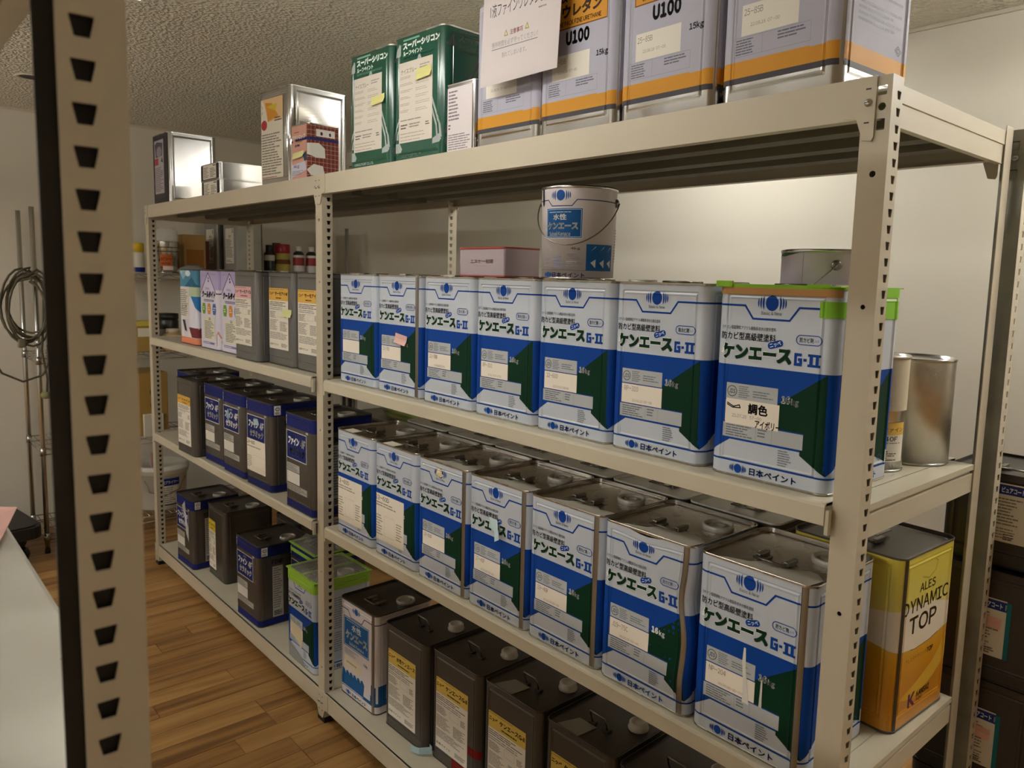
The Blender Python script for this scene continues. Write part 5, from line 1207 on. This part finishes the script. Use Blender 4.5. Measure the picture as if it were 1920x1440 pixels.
bottle('jar', 'cream jar with a black label on the middle wire shelf', -2.74, 0.30, z5, ([(0.0001, 0), (0.058, 0), (0.062, 0.006), (0.062, 0.085), (0.045, 0.102), (0.036, 0.105)], mat('jar_cream', '#c9a774', 0.4)), [('lid', mat('jar_lid', '#cfc0a2', 0.45), [(0.036, 0.104), (0.04, 0.106), (0.04, 0.13), (0.0001, 0.132)]), ('label', ink('#1b1816'), [(0.0625, 0.02), (0.0625, 0.065)])], 'jar')
bottle('jar', 'black jar with a grey label behind the cream jar', -2.90, 0.32, z5, ([(0.0001, 0), (0.06, 0), (0.06, 0.17), (0.055, 0.18)], mat('jar_black', '#1f1d1c', 0.35)), [('lid', BODYD, [(0.056, 0.178), (0.061, 0.18), (0.061, 0.215), (0.0001, 0.216)]), ('label', ink('#8f8d88'), [(0.0605, 0.05), (0.0605, 0.12)])], 'jar')
boxy('carton', 'large ochre carton with grey print on the lower wire shelf', -2.82, 0.16, z6, 0.30, 0.16, 0.375, mat('carton_ochre', '#a3813c', 0.7), 'box', None, [('print_mark', ink('#5b574a'), (0.1495, -0.02, 0.25, 0.1512, 0.04, 0.275)), ('red_mark', ink('#9c5a36'), (0.1495, -0.02, 0.17, 0.1512, 0.035, 0.195))])
boxy('carton', 'white printed carton standing before the ochre carton on the lower wire shelf', -2.653, 0.15, z6, 0.022, 0.11, 0.135, mat('carton_white', '#d4cec0', 0.6), 'box')
boxy('tray_box', 'flat white tray box on the lower wire shelf', -2.80, 0.99, z6, 0.34, 0.42, 0.12, OFFW, 'box')
# bucket
bk = empty('bucket', (-2.85, 0.235, z7), 0, 'large white lidded bucket with a blue label on the bottom wire shelf', 'bucket')
WHP = mat('bucket_white', '#d3cdbf', 0.4)
mb = MB(); mb.lathe([(0.0001, 0), (0.135, 0), (0.14, 0.006), (0.152, 0.215), (0.160, 0.218), (0.162, 0.24)], WHP, n=36); mb.build('body', bk)
mb = MB(); mb.lathe([(0.155, 0.236), (0.166, 0.238), (0.167, 0.252), (0.163, 0.254), (0.163, 0.268), (0.156, 0.272), (0.14, 0.270), (0.135, 0.262), (0.0001, 0.262)], WHP, n=36); mb.build('lid', bk)
mb = MB(); BMAP = CylMap(140, 152, 215, 36)
link('label', artwork('label', BMAP, [('r', '#d8d2c4', 170, 30, 290, 150), ('r', '#1f2f7c', 170, 150, 300, 196), ('t', WH, '浸透プライマー', 178, 160, 292, 182, 0.04), ('f', '#8a857a', 176, 40, 280, 142, 8), ('r', '#1f2f7c', 170, 26, 300, 34)], 0.6), bk)
mb = MB(); mb.tube([(0.10, -0.12, 0.19), (0.13, -0.10, 0.12), (0.146, -0.02, 0.09), (0.14, 0.07, 0.12), (0.11, 0.115, 0.19)], 0.003, CHRD, 6); mb.build('bail', bk)
boxy('paper_strip', 'pink paper strip standing on the bucket lid', -2.74, 0.165, z7+0.2725, 0.004, 0.03, 0.09, ink('#d9aeb0', 0.7), 'paper', None, (), 0.4)

# ------------------------------------------------------------------ behind the long rack
cb = boxy('cabinet', 'low dark storage box behind the left bay by the back wall', -1.45, 1.12, 0, 0.95, 0.40, 0.80, mat('box_dark', '#3a332c', 0.6), 'box', None, [('top_board', mat('box_top', '#6e6252', 0.6), (-0.48, -0.205, 0.8, 0.48, 0.205, 0.812))])
bag('snack_bag', 'green and red plastic bag on the low box behind the centre post', -1.22, 1.03, 0.8125, 0.40, 0.20, 0.10, mat('bag_green', '#93a05c', 0.35), 8)
boxy('packet', 'red packet beside the green bag behind the cans', -0.995, 0.98, 0.8125, 0.055, 0.10, 0.06, mat('packet_red', '#a3202a', 0.4), 'packet')
for k in range(6): boxy('book', ['white', 'dark', 'pale grey', 'black', 'grey', 'cream'][k] + ' spined thin folder in the row on the low box behind the rack', -1.86+0.036*k, 1.05, 0.8125, 0.03, 0.2, 0.11, mat('folder_%d' % k, ['#cfcac0', '#3a3632', '#b3afa6', '#23211f', '#8d8982', '#c4bfb0'][k], 0.6), 'folder', 'folders on the low box')
KC = CanMap(240, 240, 245, 21); KC2 = CanMap(240, 240, 203, 21)
def pure(h, top):
    return [('r', '#d3cbbd', -26, h-top-128, 46, h-top), ('r', '#26377f', -26, h-top-24, 54, h-top-3), ('t', WH, 'ピュアコート', -6, h-top-20, 38, h-top-8, 0.03), ('t', WH, 'F', 43, h-top-20, 50, h-top-8, 0.04), ('r', '#1f6a72', 46, h-top-128, 55, h-top-3), ('f', '#7d766b', -20, h-top-92, 36, h-top-30, 9), ('f', '#8d867b', -20, h-top-122, 30, h-top-96, 4), ('f', '#55504a', 4, h-top-124, 30, h-top-108, 3)]
BLKC = mat('coat_brown_black', '#3a332d', 0.42, 0.3); LBK = mat('lid_black', '#35302c', 0.4, 0.4)
GP = 'stack of dark cans with blue-headed labels'; zz = EPS
for i in range(5):
    mp = KC2 if i == 4 else KC
    lb = ['dark can at the foot of the stack behind the right end of the rack', 'dark can second from the floor in the stack behind the right end', 'dark can with a pink note, lower of the two noted cans in the right stack',
          'dark can with a pink note, upper of the two noted cans in the right stack', 'topmost dark can of the right stack, blue-headed label without a note'][i]
    t = tin('paint_can', lb, 1.665+(0.012 if i == 4 else 0), 0.735+(0.03 if i == 4 else 0), zz, mp, BLKC, LBK, 0, None, None, H_FLAT if i >= 3 else None, None, group=GP)
    if i >= 2:
        top = (64, 60, 20)[i-2]; sheet(t, mp, pure(mp.h, top))
        if i < 4: postit(t, mp, '#d9a598', -24, mp.h-top-62, 38, mp.h-top-40, 1.6, -0.06)
    zz += mp.h/1000+0.0024
# ------------------------------------------------------------------ near rack (photographer looks past its corner post)
rackD = rack('near beige steel rack whose corner post crosses the left of the view', [-0.35, 1.66], -1.0445, -1.60, flip=-1, shelf_front=-0.012)
WORN = mat('worn_steel_shelf', '#d6d2c6', 0.32, 0.35, rvar=0.08, cvar=0.12, cscale=7)
for c in rackD.children:
    k = c.name.split('.')[0]
    if k == 'shelf': c.data.materials[0] = WORN
    if k in ('front_beam', 'back_beam', 'deck', 'joist', 'side_beam') and max(v.co.z for v in c.data.vertices) > 1.7: c.location.z -= 0.032
for c in rackD.children:
    if c.name.startswith('post') and abs(c.location.x - (1.66-rackD.location.x)) < 1e-3 and c.location.y > 0:
        mb = MB(); mb.box(-0.008, -0.048, 0.03, -0.006, -0.0025, ZT-0.02, SLOT_SHADE); mb.build('inner_shade_strip', c)
mb = MB(); mb.add([(-0.10, -0.12, 0.0), (0.10, -0.10, 0.001), (0.115, 0.045, 0.012), (0.03, 0.075, 0.028), (-0.10, 0.05, 0.002)], [(0,1,2,3,4)], ink('#d3a59a', 0.7)); mb.add([(-0.10, -0.12, -0.0006), (0.10, -0.10, 0.0004), (0.115, 0.045, 0.0114), (0.03, 0.075, 0.0274), (-0.10, 0.05, 0.0014)], [(4,3,2,1,0)], ink('#d3a59a', 0.7))
tag(mb.build('paper_sheet', None, (0.965, -1.10, Z2+0.001)), 'pink paper sheet with a lifted corner on the near shelf', 'paper')
batten(0.52, -0.62, 1.2, E_MAIN, True, 'white twin-tube hanging light above the aisle, out of view', 0.10)
batten(2.25, 1.12, 0.9, E_SIDE, True, 'white twin-tube ceiling light to the right, out of view')
batten(-1.7, -2.3, 1.2, E_FILL, True, 'added twin-tube fill light hung at the far left of the room, out of view', 0.35)  # added fill, lifts the far left and the ceiling
batten(1.0, -3.0, 1.2, E_FILL, True, 'added twin-tube fill light hung behind the camera, out of view', 0.35)  # added for general fill in the room
t = empty('ceiling_panel', (0.42, 1.08, RZ), 0, 'flat recessed light panel above the back aisle, hidden by the top cans', 'lamp')
mb = MB(); mb.box(-0.32, -0.17, -0.012, 0.32, 0.17, 0, LAMP_H, 0.003); mb.build('frame', t)
mb = MB(); mb.box(-0.3, -0.15, -0.0135, 0.3, 0.15, -0.0118, tubemat('panel', E_BACK)); mb.build('diffuser', t)
downlight(-2.168, -0.462, False, 'small unlit round downlight in the ceiling at the left')
